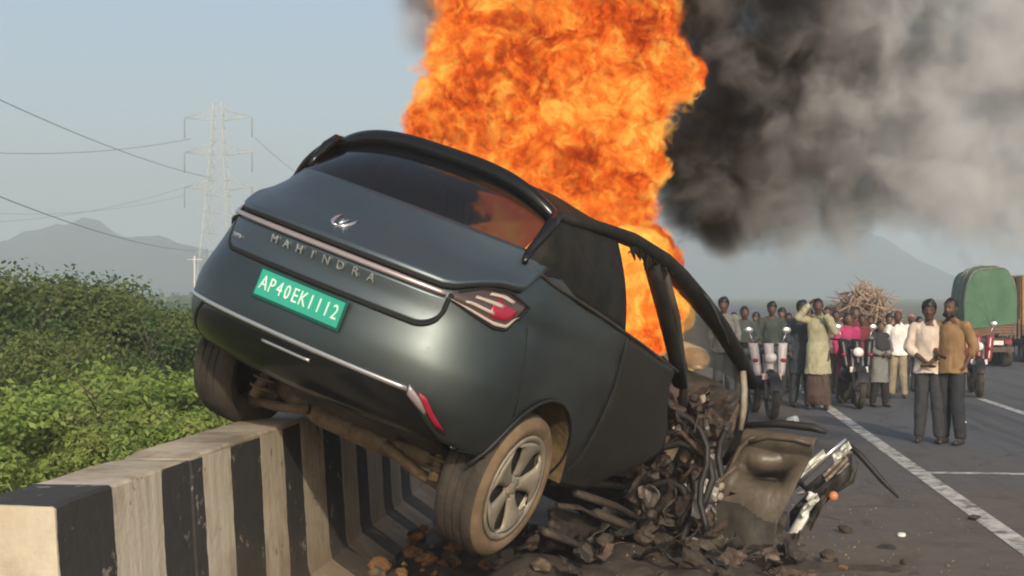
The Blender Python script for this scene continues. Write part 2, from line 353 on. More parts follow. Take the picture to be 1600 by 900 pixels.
# ------------------------------------------------------------------ the burning car (all parts in the car's own axes: x right, y forward, z up)
CT = Vector((-1.295, .742, 6.474)); CR = [Vector((.8325, .3207, -.4518)), Vector((.4203, .1658, .8921)), Vector((.361, -.9326, .0033))]
def cam2world(c): return Vector((c.x * math.cos(YAW) - c.z * math.sin(YAW), c.x * math.sin(YAW) + c.z * math.cos(YAW), 1.75 - c.y))
o0 = cam2world(CT); ax = [cam2world(c) - Vector((0, 0, 1.75)) for c in CR]
CM = Matrix(((ax[0].x, ax[1].x, ax[2].x, o0.x), (ax[0].y, ax[1].y, ax[2].y, o0.y), (ax[0].z, ax[1].z, ax[2].z, o0.z), (0, 0, 0, 1)))
q3 = CM.to_3x3().to_quaternion(); CM = Matrix.Translation(o0) @ q3.to_matrix().to_4x4(); CMI = CM.inverted()
def measure(px, py, axis, val):
    """car coordinates of a photographed point that lies on the plane axis = val of the car"""
    d = Vector(((px - 800) / 2200, (py - 460) / 2200, 1)); o = Vector((0, 0, 1.75)); wd = cam2world(d) - o
    oc = CMI @ o; dc = CMI.to_3x3() @ wd; t = (val - oc[axis]) / dc[axis]; return oc + dc * t
car = empty('burning_car'); car.matrix_world = CM
tag(car, 'dark grey green electric car burning, tilted with its tail up on the striped barrier', 'car')
def catmull(xk, yk, x):
    i = int(np.clip(np.searchsorted(xk, x) - 1, 0, len(xk) - 2)); t = min(max((x - xk[i]) / (xk[i + 1] - xk[i]), 0), 1)
    def sl(j):
        a, b = max(j - 1, 0), min(j + 1, len(xk) - 1); return (yk[b] - yk[a]) / (xk[b] - xk[a])
    h = xk[i + 1] - xk[i]; a, b = sl(i) * h, sl(i + 1) * h; t2, t3 = t * t, t * t * t
    return (2 * t3 - 3 * t2 + 1) * yk[i] + (t3 - 2 * t2 + t) * a + (-2 * t3 + 3 * t2) * yk[i + 1] + (t3 - t2) * b
ZK = [.25, .36, .42, .50, .60, .72, .85, .95, 1.03, 1.06, 1.10, 1.16, 1.24, 1.40]
WK = [.80, .86, .895, .92, .935, .945, .95, .95, .94, .937, .932, .918, .895, .855]
YK = [.40, .26, .17, .11, .075, .065, .08, .085, .07, .065, .10, .17, .27, .42]
def Wz(z): return catmull(ZK, WK, z)
def Yz(z): return catmull(ZK, YK, z)
LC, NC = .60, 2.35
def tuck(p):
    # boat tail: the upper tail draws in towards the back
    t = min(max(p.y / 1.5, 0), 1); t = t * t * (3 - 2 * t); k = float(np.interp(p.z, [.55, .72, .85, 1.05, 1.33], [0, .03, .075, .15, .17]))
    return Vector((p.x * (1 - k * (1 - t)), p.y, p.z))
def shell(u, z, off=0):
    """u: -2..2; |u|<1 goes round the tail, 1..2 along the side"""
    def P(u, z):
        s = -1 if u < 0 else 1; a = abs(u); Wd = Wz(z); y0 = Yz(z)
        if a <= 1:
            th = a * math.pi / 2; return Vector((s * Wd * math.sin(th) ** (2 / NC), y0 + LC * (1 - math.cos(th) ** (2 / NC)), z))
        return Vector((s * (Wd - .012 * (a - 1)), y0 * (2 - a) + LC + (a - 1) * (3.4 - LC), z))
    P0 = P; P = lambda a, b: tuck(P0(a, b))
    p = P(u, z)
    if off:
        e = 1e-3; uu = min(max(u, -1.99), 1.99)
        du = P(uu + e, z) - P(uu - e, z); dz = P(u, z + e) - P(u, z - e); n = du.cross(dz); n.normalize(); p = p + n * off
    return p
def u_of_x(x, z):
    lo, hi = 0.0, 1.0
    for _ in range(22):
        mid = (lo + hi) / 2
        if shell(mid, z).x < abs(x): lo = mid
        else: hi = mid
    return math.copysign(lo, x)
def u_of_y(y, z):
    y0 = Yz(z); t = (y - y0) / LC
    if t < 1: return math.acos(max(0, 1 - t) ** (NC / 2)) / (math.pi / 2)
    # solve along the side
    lo, hi = 1.0, 2.0
    for _ in range(30):
        mid = (lo + hi) / 2
        if shell(mid, z).y < y: lo = mid
        else: hi = mid
    return lo
AY, AZ, AR = 1.09, .27, .475
def belt(y): return float(np.interp(y, [0, .35, .60, .85, 1.31, 1.95, 2.7, 3.4], [1.39, 1.385, 1.325, 1.265, 1.22, 1.16, 1.08, 1.0]))
def zbot(u):
    p = shell(u, .8); y = p.y; x = abs(p.x)
    z = .575 if x < .60 else .575 - .175 * min((x - .60) / .18, 1)
    if abs(u) > .7: z = min(z, .40 - .06 * min((y - .3) / .3, 1) if y > .3 else z)
    if abs(y - AY) < AR: z = max(z, AZ + math.sqrt(AR * AR - (y - AY) ** 2))
    return max(z, .28)
def us_between(a, b, n, arch=True):
    return [a + (b - a) * i / (n - 1) for i in range(n)]
uq = u_of_y(1.74, .8)
def ulist():
    # fine columns at the arch ends
    L = list(np.linspace(0, .95, 46)) + [u_of_y(y, .8) for y in sorted(set([AY - AR * math.cos(math.pi * k / 30) for k in range(31)] + [AY - AR - 1e-3, AY + AR + 1e-3, .58, .6, 1.66, 1.74]))]
    L = sorted(set(round(x, 6) for x in L)); return [-x for x in reversed(L) if x > 0] + L
def panel_mesh(us, zb, zt, nz, off=0.0):
    V = []
    for u in us:
        a, b = zb(u), zt(u)
        for j in range(nz): V.append(shell(u, a + (b - a) * j / (nz - 1), off))
    F = [(i * nz + j, (i + 1) * nz + j, (i + 1) * nz + j + 1, i * nz + j + 1) for i in range(len(us) - 1) for j in range(nz - 1)]
    return V, F
V, F = panel_mesh(ulist(), zbot, lambda u: belt(shell(u, .9).y), 40)
V = [p + Vector((math.copysign(1, p.x) * .010 * noise.fractal(p * 3.1, .9, 2, 2) * min(1, max(0, p.y - .15) * 1.4), .006 * noise.noise(p * 4) * (p.z < 1.0), 0)) for p in V]      # dents
solid(link('body_shell', mesh('body_shell', V, F), M['paint'], car), .012)
# rear doors, right one with its torn front edge
for s in (1, -1):
    def dfn(u, v, s=s):
        yb = .0
        z0 = .25 if True else 0
        yend = float(np.interp(v, [0, .2, .45, .75, 1], [2.30, 2.52, 2.80, 2.72, 2.66])) + (.05 * noise.noise((v * 9, 3.3, s)) if u > .9 else 0)
        if s < 0: yend = 3.9
        y = 1.746 + (yend - 1.746) * u; z = .27 + (belt(y) - .27) * v
        uu = u_of_y(y, z) if y < 3.3 else 2.0
        p = shell(s * uu, z, .004)
        if y >= 3.3: p.y = y
        if s > 0 and u > .55: p.x += (u - .55) * .10 * noise.noise((y * 2.2, z * 2.5, 4)) * 1.5
        return p
    V, F = grid(30, 26, dfn); solid(link('rear_door', mesh('rear_door', V, F), M['paint'], car), .02)
    mb = MB(); mb.tube([shell(s * u_of_y(1.742, z), z, .001) for z in np.linspace(.30, belt(1.74), 14)], .006, 6); mb.build('door_seam', M['seam'], car)
for s in (1, -1):
    mb = MB(); mb.tube([shell(s * u_of_y(y, z), z, .001) for y, z in ((.66, 1.04), (.66, .95), (.67, .85), (.69, .74), (.72, .62))], .0045, 6); mb.build('bumper_seam', M['seam'], car)
# wheel arch liners
for s in (1, -1):
    def lf(u, v, s=s):
        a = .62 + (math.pi * .965 - .62) * u; x = .94 - .32 * v
        return Vector((s * (x if v > 0 else Wz(.6) - .004), AY - (AR - .006 + .01 * v) * math.cos(a), AZ + (AR - .006 + .01 * v) * math.sin(a)))
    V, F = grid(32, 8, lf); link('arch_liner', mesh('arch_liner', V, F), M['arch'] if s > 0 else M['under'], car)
    mb = MB(); mb.tube([Vector((s * (Wz(max(.3, AZ + AR * math.sin(a))) + .004), AY - AR * math.cos(a), max(.2, AZ + AR * math.sin(a)))) for a in np.linspace(.12, math.pi - .05, 32)], .009, 8)
    mb.build('arch_lip', M['black'], car)
# lower bumper, black
usb = us_between(-u_of_y(.60, .5), u_of_y(.60, .5), 70)
V, F = panel_mesh(usb, lambda u: .37 + .04 * abs(u), lambda u: zbot(u) + .012, 10, -.006)
solid(link('lower_bumper', mesh('lower_bumper', V, F), M['gloss_black'], car), .02)
mb = MB(); mb.tube([shell(u, .372 + .04 * abs(u), -.03) for u in us_between(-.80, .80, 50)], .02, 8); mb.build('bumper_lip', M['under'], car)
def ribbon(name, x0, x1, zf, h, off, m, n=40, parent=car, t=.006):
    V, F = grid(n, 4, lambda a, b: (lambda x: (lambda z: shell(u_of_x(x, z), z, off + .004 * math.sin(b * math.pi)))(zf(x) + h * (b - .5)))(x0 + (x1 - x0) * a))
    o = link(name, mesh(name, V, F), m, parent); solid(o, t); return o
ribbon('chrome_line', -.82, .63, lambda x: .592 - .004 * x, .024, .006, M['silver'])
ribbon('lower_chrome_line', -.14, .15, lambda x: .535, .016, .0, M['silver'], 12)
ribbon('bumper_corner_trim', .635, .72, lambda x: .592 - .06 * (x - .63) / .08, .05, .004, M['strip'], 8)
# red rear reflectors
for s in (1,):
    V, F = grid(5, 6, lambda a, b, s=s: (lambda x, z: shell(u_of_x(s * x, z), z, .008))(.675 + .035 * a + .085 * b, .60 - .125 * b - .012 * a))
    solid(link('reflector', mesh('reflector', V, F), M['red_lens'], car), .01)
# tailgate lower panel (raised), with rounded lower corners
def zl_tail(x):
    a = abs(x); R0 = .09; xe = .625
    return .885 if a < xe - R0 else .885 + R0 - math.sqrt(max(0, R0 * R0 - (a - xe + R0) ** 2))
def tailpt(x, b, off): 
    z = zl_tail(x) + (1.035 - zl_tail(x)) * b; return shell(u_of_x(x, z), z, off)
xx = [.625 * math.sin(math.pi / 2 * k / 30) for k in range(-30, 31)]
V = [tailpt(x, j / 11, .012) for x in xx for j in range(12)]; F = [(i * 12 + j, (i + 1) * 12 + j, (i + 1) * 12 + j + 1, i * 12 + j + 1) for i in range(60) for j in range(11)]
tg = link('tailgate', mesh('tailgate', V, F), M['panel'], car); solid(tg, .014)
pts = [shell(u_of_x(x, z), z, .004) for x, z in [(-.636, 1.03), (-.636, .975)] + [(x * 1.012, zl_tail(x) - .008) for x in xx[3:-3]] + [(.636, .975), (.636, 1.03), (.642, 1.06)]]
mb = MB(); mb.tube(pts, .0115, 8); mb.build('tailgate_seam', M['seam'], car)
# upper tailgate with its overhanging lip
def zl_up(x):
    a = abs(x); return 1.078 if a < .59 else float(np.interp(a, [.59, .63, .68, .73, .80], [1.078, 1.092, 1.14, 1.175, 1.19]))
def uppt(x, b):
    z0 = zl_up(x); z = z0 + (1.385 - z0) * b; off = .030 * (1 - b) ** 2 + .007
    return shell(u_of_x(x, z), z, off)
xx2 = list(np.linspace(-.785, .785, 81)); nb = 16
V = [uppt(x, j / (nb - 1)) for x in xx2 for j in range(nb)]; F = [(i * nb + j, (i + 1) * nb + j, (i + 1) * nb + j + 1, i * nb + j + 1) for i in range(80) for j in range(nb - 1)]
ut = link('upper_tailgate', mesh('upper_tailgate', V, F), M['panel'], car); solid(ut, .03)
mb = MB(); mb.tube([shell(u_of_x(x, zl_up(x) - .004), zl_up(x) - .004, .012) for x in xx2], .0115, 8); mb.build('lip_seam', M['seam'], car)
ribbon('light_strip', -.70, .62, lambda x: 1.052, .017, .016, M['strip'], 60)
# badge: two curved peaks, and spaced letters
bx, bz = -.005, 1.175
def onup(x, z, off=.004): 
    z0 = zl_up(x); b = (z - z0) / (1.385 - z0); p = shell(u_of_x(x, z), z, .030 * (1 - b) ** 2 + .007 + off); return p
mb = MB()
for s in (1, -1):
    P = [(.046 * s, .030), (.049 * s, .004), (.036 * s, -.020), (.012 * s, -.032), (-.006 * s, -.026)]
    mb.tube([onup(bx + a * 1.05, bz + b * 1.05) for a, b in P], [.004, .009, .011, .008, .003], 8)
    P = [(.014 * s, .018), (.006 * s, .0), (.0, -.018)]
    mb.tube([onup(bx + a * 1.05, bz + b * 1.05) for a, b in P], [.003, .007, .005], 8)
mb.build('badge', M['chrome'], ut)
def glyph(ch, size, ext=.003):
    cu = bpy.data.curves.new('g', 'FONT'); cu.body = ch; cu.size = size; cu.extrude = ext; cu.align_x = 'CENTER'; cu.align_y = 'CENTER'; cu.resolution_u = 2
    o = bpy.data.objects.new('g', cu); WS.collection.objects.link(o); me = evaluated(o)
    bpy.data.objects.remove(o); bpy.data.curves.remove(cu); return me
def put_glyph(ch, x, z, size, off, m, parent, name, tilt=0, fatten=0):
    me = glyph(ch, size); p = shell(u_of_x(x, z), z, off); e = .01
    d = shell(u_of_x(x + e, z), z, off) - shell(u_of_x(x - e, z), z, off); up = shell(u_of_x(x, z + e), z + e, off) - shell(u_of_x(x, z - e), z - e, off)
    d.normalize(); n = d.cross(up).normalized(); up = n.cross(d)
    Mx = Matrix(((d.x, up.x, n.x, p.x), (d.y, up.y, n.y, p.y), (d.z, up.z, n.z, p.z), (0, 0, 0, 1)))
    me.transform(Mx); me.update(); return link(name, me, m, parent, False)
for k, ch in enumerate('MAHINDRA'): put_glyph(ch, -.262 + .081 * k, 1.002, .058, .019, M['silver'], tg, 'letter')
put_glyph('XEV 9e', -.545, .945, .030, .019, M['silver'], tg, 'lettering')
# number plate
def platept(x, z, off=0): 
    p = shell(0, z, .012 + off); q = shell(u_of_x(.25, z), z, 0); return Vector((x, q.y - .022 - off, z))
mb = MB(); pc = platept(0, .785); mb.box((0, pc.y, .785), (.525, .012, .150)); pl = mb.build('number_plate', M['plate_dark'], car, False); bevel(pl, .004)
mb = MB(); mb.box((0, pc.y - .006, .788), (.50, .004, .122)); mb.build('plate_face', M['plate'], pl, False)
for k, ch in enumerate('AP40EK1112'):
    me = glyph(ch, .098, .0015); me.transform(Matrix.Translation((-.213 + .0474 * k, pc.y - .0095, .788)) @ Matrix.Rotation(rad(90), 4, 'X') @ Matrix.Diagonal((.74, 1.0, 1, 1))); link('plate_character', me, M['plate_text'], pl, False)
# tail lamps
for s in (1, -1):
    ua, ub = u_of_x(.630, 1.05), u_of_y(.60, 1.1)
    def lz(t): return (float(np.interp(t, [0, .25, .6, .8, 1], [1.042, 1.020, .992, 1.0, 1.065])), float(np.interp(t, [0, .12, .3, .6, 1], [1.058, 1.082, 1.132, 1.155, 1.125])))
    def lp(t, b, off, s=s): 
        z0, z1 = lz(t); z = z0 + (z1 - z0) * b; return shell(s * (ua + (ub - ua) * t), z, off)
    V, F = grid(22, 8, lambda t, b: lp(t, b, .006)); 
    lamp = link('tail_lamp', mesh('tail_lamp', V, F), M['dark_lens'], car); solid(lamp, .01)
    V, F = grid(10, 5, lambda t, b: lp(.56 + .36 * t, .18 + .56 * b * (1 - .3 * t) + .06 * t, .011)); solid(link('red_lens', mesh('red_lens', V, F), M['red_lens'], lamp), .006)
    for k, (t0, t1, b0) in enumerate(((.22, .62, .28), (.30, .70, .54), (.42, .78, .80))):
        V, F = grid(8, 3, lambda t, b: lp(t0 + (t1 - t0) * t, b0 + .10 * b, .013)); solid(link('light_bar', mesh('light_bar', V, F), M['lamp_bar'], lamp), .005)
    V, F = grid(20, 3, lambda t, b: lp(t, .0 + .10 * b, .013)); solid(link('lens_edge', mesh('lens_edge', V, F), M['lamp_bar'], lamp), .005)
    mb = MB(); mb.tube([lp(t, -.06, .004) for t in np.linspace(0, 1.03, 20)] + [lp(1.03, b, .004) for b in (.3, .7, 1.05)] + [lp(t, 1.06, .004) for t in np.linspace(1, .1, 16)], .008, 6); mb.build('lamp_seal', M['seam'], lamp)

# ---- greenhouse
def gl_bot(x): return Vector((x, .47 + .20 * (abs(x) / .70) ** 2.2, 1.385))
def sp_z(x): return 1.585 + .145 * max(0, 1 - (abs(x) / .705) ** 3.2)
def gl_top(x): return Vector((x * .97, .84 + .02 * abs(x), sp_z(x) - .05))
def glass_mat():
    m = bpy.data.materials.new('tinted_glass'); m.use_nodes = True; n = m.node_tree.nodes; l = m.node_tree.links
    b = n['Principled BSDF']; b.inputs['Base Color'].default_value = (.01, .01, .011, 1); b.inputs['Roughness'].default_value = .07; b.inputs['Coat Weight'].default_value = .2
    t = n.new('ShaderNodeBsdfTransparent'); t.inputs[0].default_value = (.55, .42, .38, 1); mx = n.new('ShaderNodeMixShader'); mx.inputs[0].default_value = .74
    l.new(t.outputs[0], mx.inputs[1]); l.new(b.outputs[0], mx.inputs[2]); l.new(mx.outputs[0], n['Material Output'].inputs[0]); return m
M['glass'] = glass_mat()
V, F = grid(31, 14, lambda u, v: gl_bot(-.69 + 1.38 * u).lerp(gl_top(-.69 + 1.38 * u), v) + Vector((0, -.045 * math.sin(math.pi * v) * (1 - (2 * u - 1) ** 4), 0)))
link('rear_window', mesh('rear_window', V, F), M['glass'], car)
V, F = grid(41, 3, lambda u, v: (lambda x: shell(u_of_x(x, 1.385), 1.385, .004).lerp(gl_bot(x * .90), v))(-.775 + 1.55 * u)); link('window_ledge', mesh('window_ledge', V, F), M['gloss_black'], car)
mb = MB(); cs = [(.0, .012), (-.13, .022), (-.155, -.014), (-.13, -.062), (.0, -.105), (.06, -.03)]
V = []; xs_ = list(np.linspace(-.705, .705, 57))
for x in xs_:
    k = (abs(x) / .705) ** 6
    for (dy, dz) in cs: V.append((x, .95 + dy * (1 - .5 * k), sp_z(x) + dz * (1 - .2 * k)))
K = len(cs); F = [(i * K + k, i * K + (k + 1) % K, (i + 1) * K + (k + 1) % K, (i + 1) * K + k) for i in range(len(xs_) - 1) for k in range(K)]; F += [tuple(range(K)), tuple((len(xs_) - 1) * K + k for k in range(K - 1, -1, -1))]
link('spoiler', mesh('spoiler', V, F), M['gloss_black'], car)
for s in (1, -1):
    mb = MB(); mb.tube([(s * .695, .86, 1.60), (s * .712, .80, 1.545), (s * .716, .74, 1.46), (s * .710, .70, 1.40), (s * .712, .67, 1.355), (s * .735, .63, 1.325)], [.034, .032, .026, .022, .020, .014], 10)
    (mb.v.clear(), mb.f.clear(), mb.m.clear(), mb.tube([(s * .695, .86, 1.60), (s * .705, .80, 1.545), (s * .70, .74, 1.47), (s * .69, .70, 1.41)], [.034, .03, .02, .012], 10)) if s < 0 else None; mb.build('window_fin', M['gloss_black'], car)
    def cpil(u, v, s=s):
        b = Vector((.872, .64 + (1.74 - .64) * u, 0)); b.z = belt(b.y) + .004; b.x = shell(u_of_y(b.y, b.z), min(b.z, 1.33)).x - .006
        t = Vector((.715, .84 + (1.56 - .84) * u, 1.585 + .085 * u)); p = b.lerp(t, v); p.x += .03 * math.sin(math.pi * v); p.x *= s; return p
    V, F = grid(16, 10, cpil); solid(link('quarter_panel', mesh('quarter_panel', V, F), M['burnt'], car), .015)
    mb = MB(); mb.tube([(s * (shell(u_of_y(y, belt(y)), belt(y)).x + .002), y, belt(y) + .008) for y in np.linspace(.66, 2.66, 24)], .011, 6); mb.build('belt_trim', M['trim_dark'], car)
    rail = [(.70, .86, 1.60), (.705, 1.4, 1.655), (.70, 1.85, 1.685), (.69, 2.4, 1.67), (.68, 2.8, 1.63), (.69, 3.25, 1.565), (.73, 3.7, 1.47), (.79, 4.15, 1.325), (.84, 4.5, 1.19)]
    mb = MB(); mb.tube([(s * a, b, c) for a, b, c in rail], [.03, .045, .055, .072, .082, .080, .074, .066, .05], 14, flat=.8); mb.build('roof_rail', M['burnt'], car)
    mb = MB(); mb.tube([(s * .70, 2.22, 1.62), (s * .77, 2.5, 1.40), (s * .84, 2.80, 1.16), (s * .87, 2.95, 1.02)], [.06, .058, .056, .06], 10, flat=.6); mb.build('door_pillar', M['burnt'], car)
    mb = MB(); mb.tube([(s * .71, 2.42, 1.62), (s * .79, 2.68, 1.40), (s * .86, 3.02, 1.06), (s * .88, 3.12, .9)], [.026, .024, .024, .03], 8); mb.build('window_frame', M['trim_dark'], car)
def roof(u, v):
    y = .95 + 1.25 * v; x = (-.70 + 1.40 * u); e = abs(x) / .70
    zr = float(np.interp(y, [.95, 1.4, 1.85, 2.4, 2.8], [1.60, 1.655, 1.685, 1.67, 1.63])); zc = float(np.interp(y, [.95, 1.4, 2.0, 2.8], [1.73, 1.75, 1.745, 1.68]))
    return Vector((x, y, zr + (zc - zr) * (1 - e ** 2.6) + .02 * noise.noise((x * 4, y * 4, 1))))
V, F = grid(31, 24, roof); solid(link('roof', mesh('roof', V, F), M['burnt'], car), .02)
# charred tatters hanging off the roof edge over the side window
mb = MB()
for k in range(26):
    y = R_.uniform(1.75, 2.5); z = float(np.interp(y, [1.4, 1.85, 2.4], [1.655, 1.685, 1.67])); l_ = R_.uniform(.03, .13)
    mb.tube([(.72, y, z), (.735, y + .04, z - l_ * .6), (.74 + R_.uniform(-.02, .03), y + R_.uniform(0, .1), z - l_)], [.02, .014, .003], 5)
mb.build('charred_lining', M['burnt'], car)
# cabin
mb = MB(); mb.box((0, 2.55, .37), (1.40, 3.5, .05)); mb.box((0, .80, .75), (1.3, .05, .75)); mb.build('floor_pan', M['under'], car, False)
V, F = grid(20, 8, lambda u, v: (lambda y: Vector((-.86 + .03 * u, y, belt(y))).lerp(Vector((-.70, y * .97, float(np.interp(y, [1.5, 1.85, 2.4, 2.8, 3.25, 3.7, 4.2], [1.65, 1.68, 1.665, 1.62, 1.55, 1.45, 1.29])))), v))(1.40 + 2.6 * u))
link('side_window', mesh('side_window', V, F), M['gloss_black'], car)
mb = MB(); mb.box((0, 1.25, .78), (1.4, .16, .85), rot=(rad(-12), 0, 0)); o = mb.build('rear_seat', M['burnt'], car); bevel(o, .05, 3)
def seat(x, y, m, m2):
    mb = MB(); mb.cap((x, y, .55), .13, (x, y - .16, 1.02), .12, 14); mb.cap((x - .16, y, .55), .10, (x - .15, y - .15, 1.0), .08, 12); mb.cap((x + .16, y, .55), .10, (x + .15, y - .15, 1.0), .08, 12)
    mb.cap((x - .08, y - .20, 1.22), .09, (x + .08, y - .20, 1.22), .09, 12); mb.cap((x, y, .5), .2, (x, y + .4, .5), .16, 14)
    o = link('front_seat', remeshed(mb, 'front_seat', .02), m, car); return o
_c = measure(1075, 572, 0, .42); seat(.42, _c.y + .12, M['seat'], None); seat(-.42, 3.18, M['burnt'], None)
M['crazed'] = mat('crazed_glass', (.10, .11, .10), .3, col2=(.24, .25, .22), vs=4, bump=.4, bs=40)
_n, _l, _b = nodes_of(M['crazed']); _t = _n.new('ShaderNodeBsdfTransparent'); _t.inputs[0].default_value = (.62, .66, .62, 1); _tr = _n.new('ShaderNodeBsdfTranslucent'); _tr.inputs[0].default_value = (.3, .31, .28, 1)
_m1 = _n.new('ShaderNodeMixShader'); _m1.inputs[0].default_value = .5; _l.new(_b.outputs[0], _m1.inputs[1]); _l.new(_tr.outputs[0], _m1.inputs[2]); _m2 = _n.new('ShaderNodeMixShader'); _m2.inputs[0].default_value = .5; _l.new(_m1.outputs[0], _m2.inputs[1]); _l.new(_t.outputs[0], _m2.inputs[2]); _l.new(_m2.outputs[0], _n['Material Output'].inputs[0])
V, F = grid(12, 10, lambda u, v: Vector((-.80 + 1.6 * u, 3.05 + 1.35 * v, 1.60 - .44 * v ** 1.3 + .06 * math.sin(u * math.pi) + .03 * noise.noise((u * 5, v * 5, 2)))))
link('windscreen', mesh('windscreen', V, F), M['crazed'], car)
mb = MB(); mb.cap((-.7, 4.15, 1.0), .15, (.7, 4.15, .98), .15, 12); mb.cap((-.7, 4.3, .8), .2, (.7, 4.3, .78), .2, 12)
link('dashboard', remeshed(mb, 'dashboard', .03), M['wreck_dark'], car)
mb = MB(); mb.lathe([(.17, -.012), (.185, 0), (.17, .012), (.158, 0)], 28, closed=True); mb.tube([(-.16, 0, 0), (0, 0, -.03), (.16, 0, 0)], .014, 6)
me = mb.mesh('steering_wheel'); me.transform(Matrix.Translation((.42, 3.78, 1.05)) @ Matrix.Rotation(rad(65), 4, 'X')); link('steering_wheel', me, M['black'], car)
# ---- underside and axle
V, F = grid(10, 20, lambda u, v: Vector((-.66 + 1.32 * u, .46 + 3.7 * v, .42 - .14 * math.sin(min(v * 5, 1) * math.pi / 2) + .015 * noise.noise((u * 6, v * 9, 0))))); solid(link('undertray', mesh('undertray', V, F), M['under'], car), .03)
mb = MB(); mb.tube([(-.74, 1.05, .30), (-.5, 1.0, .24), (-.2, .92, .21), (.2, .92, .21), (.5, 1.0, .24), (.72, 1.05, .27)], [.05, .055, .06, .06, .055, .05], 10); mb.build('rear_axle', M['axle'], car)
for s in (1, -1):
    mb = MB(); mb.tube([(s * .70, .98, .12), (s * .45, .9, .16), (s * .25, .85, .22)], [.03, .028, .03], 8); mb.build('control_arm', M['axle'], car)
    mb = MB(); mb.tube([(s * .59, .84, .16), (s * .58, .85, .25), (s * .56, .9, .48)], .03, 8)
    for k in range(5): mb.lathe([(.06, -.008), (.068, 0), (.06, .008), (.05, 0)], 14, closed=True, c=(s * .58, .86, .22 + .05 * k))
    mb.build('shock_absorber', M['axle'], car)
mb = MB(); mb.cap((-.30, .80, .33), .07, (.3, .80, .33), .07, 14); mb.build('silencer_box', M['under'], car)

# ---- wheels
def make_wheel(x_out, yc, zc, s):
    wh = empty('wheel', (x_out, yc, zc), 0, car)
    R0, Rr, wd = .378, .272, .25
    prof = [(Rr - .006, -wd + .02), (Rr + .02, -wd + .005), (R0 - .05, -wd - .004), (R0 - .012, -wd + .018), (R0, -wd + .05), (R0, -.176), (R0 - .009, -.172), (R0 - .009, -.166), (R0 + .001, -.162), (R0 + .002, -.13), (R0 - .009, -.126), (R0 - .009, -.120), (R0 + .002, -.116), (R0 + .001, -.084), (R0 - .009, -.080), (R0 - .009, -.074), (R0, -.070), (R0, -.05), (R0 - .012, -.018), (R0 - .045, .004), (Rr + .045, .008), (Rr + .02, .0), (Rr, -.012)]
    mb = MB(); mb.lathe(prof, 56, axis='X')
    t = mb.build('tyre', [M['tyre'], M['tyre_dust']], wh); autosmooth(t, 40)
    t.data.polygons.foreach_set('material_index', [1 if (sum(t.data.vertices[i].co.x for i in p.vertices) / len(p.vertices)) > -.016 else 0 for p in t.data.polygons])
    mb = MB(); mb.lathe([(Rr + .004, -wd + .02), (Rr - .03, -wd + .05), (Rr - .035, -.06), (Rr - .012, -.018), (Rr + .006, -.004), (Rr + .004, .004), (Rr - .012, .004), (Rr - .03, -.008), (Rr - .034, -.03)], 56, axis='X')
    b = mb.build('rim', M['rim'], wh)
    mb = MB(); mb.lathe([(.002, -.046), (.10, -.046), (Rr - .034, -.040)], 40, axis='X'); mb.lathe([(.002, -.10), (.15, -.10), (Rr - .03, -.09)], 40, axis='X'); mb.lathe([(.10, -.085), (.16, -.085), (.16, -.07), (.10, -.07)], 32, axis='X', closed=True); mb.build('brake_disc_slot_shade', M['rim_dark'], wh)  # first disc is a near-black sheet standing in for shade in the slots
    ro = Rr - .030; ri = .058
    for k in range(5):
        c = 2 * math.pi * k / 5 + rad(14); V = []; nr, na = 12, 7
        for i in range(nr):
            r = ri + (ro - ri) * i / (nr - 1); q = (r - ri) / (ro - ri)
            hole = float(np.interp(q, [0, .10, .3, .6, .84, .93, 1], [0, .014, .029, .046, .050, .034, .0])) # half width of the slot
            h = rad(36) - math.asin(min(.9, hole / r))
            for j in range(na):
                aa = c + h * (2 * j / (na - 1) - 1); e = abs(2 * j / (na - 1) - 1)
                V.append((.004 - .022 * (1 - q) - .014 * e ** 3 - (.006 if q > .95 else 0), r * math.cos(aa), r * math.sin(aa)))
        F = [(i * na + j, (i + 1) * na + j, (i + 1) * na + j + 1, i * na + j + 1) for i in range(nr - 1) for j in range(na - 1)]
        o = link('spoke', mesh('spoke', V, F), M['rim'], wh); solid(o, .012, 0)
    mb = MB(); mb.lathe([(.001, -.008), (.03, -.008), (.04, -.013), (.064, -.02), (.066, -.035)], 24, axis='X'); 
    for k in range(5):
        a = 2 * math.pi * k / 5; mb.lathe([(.001, -.010), (.008, -.010), (.008, -.02)], 8, axis='X', c=(0, .05 * math.cos(a), .05 * math.sin(a)))
    mb.build('hub_cap', M['rim'], wh)
    if s < 0: wh.rotation_euler = (0, 0, math.pi)
    return wh
w1 = make_wheel(.93, 1.05, .27, 1); w1['label'] = 'dusty right rear wheel hanging in the air'
w2 = make_wheel(-.95, 1.05, .335, -1); w2['label'] = 'left rear wheel resting on the barrier top'

# ---- torn front end
def sheet(name, c, size, rot, m, seed, crump=.08, n=9, bend=.0, t=.006):
    Rm = Euler(rot).to_matrix()
    def fn(u, v):
        x, y = (u - .5) * size[0], (v - .5) * size[1]
        ed = .12 * noise.noise((u * 3 + seed, v * 3, 7.7)); x += ed * size[0] * abs(u - .5) * 2; y += ed * size[1]
        z = crump * noise.fractal((x * 5 + seed, y * 5, seed), .8, 2, 3) + bend * ((u - .5) ** 2 + .5 * (v - .5) ** 2) * 2
        return Vector(c) + Rm @ Vector((x, y, z))
    V, F = grid(n, n, fn); o = link(name, mesh(name, V, F), m, car, R_.random() < .35); solid(o, t); return o
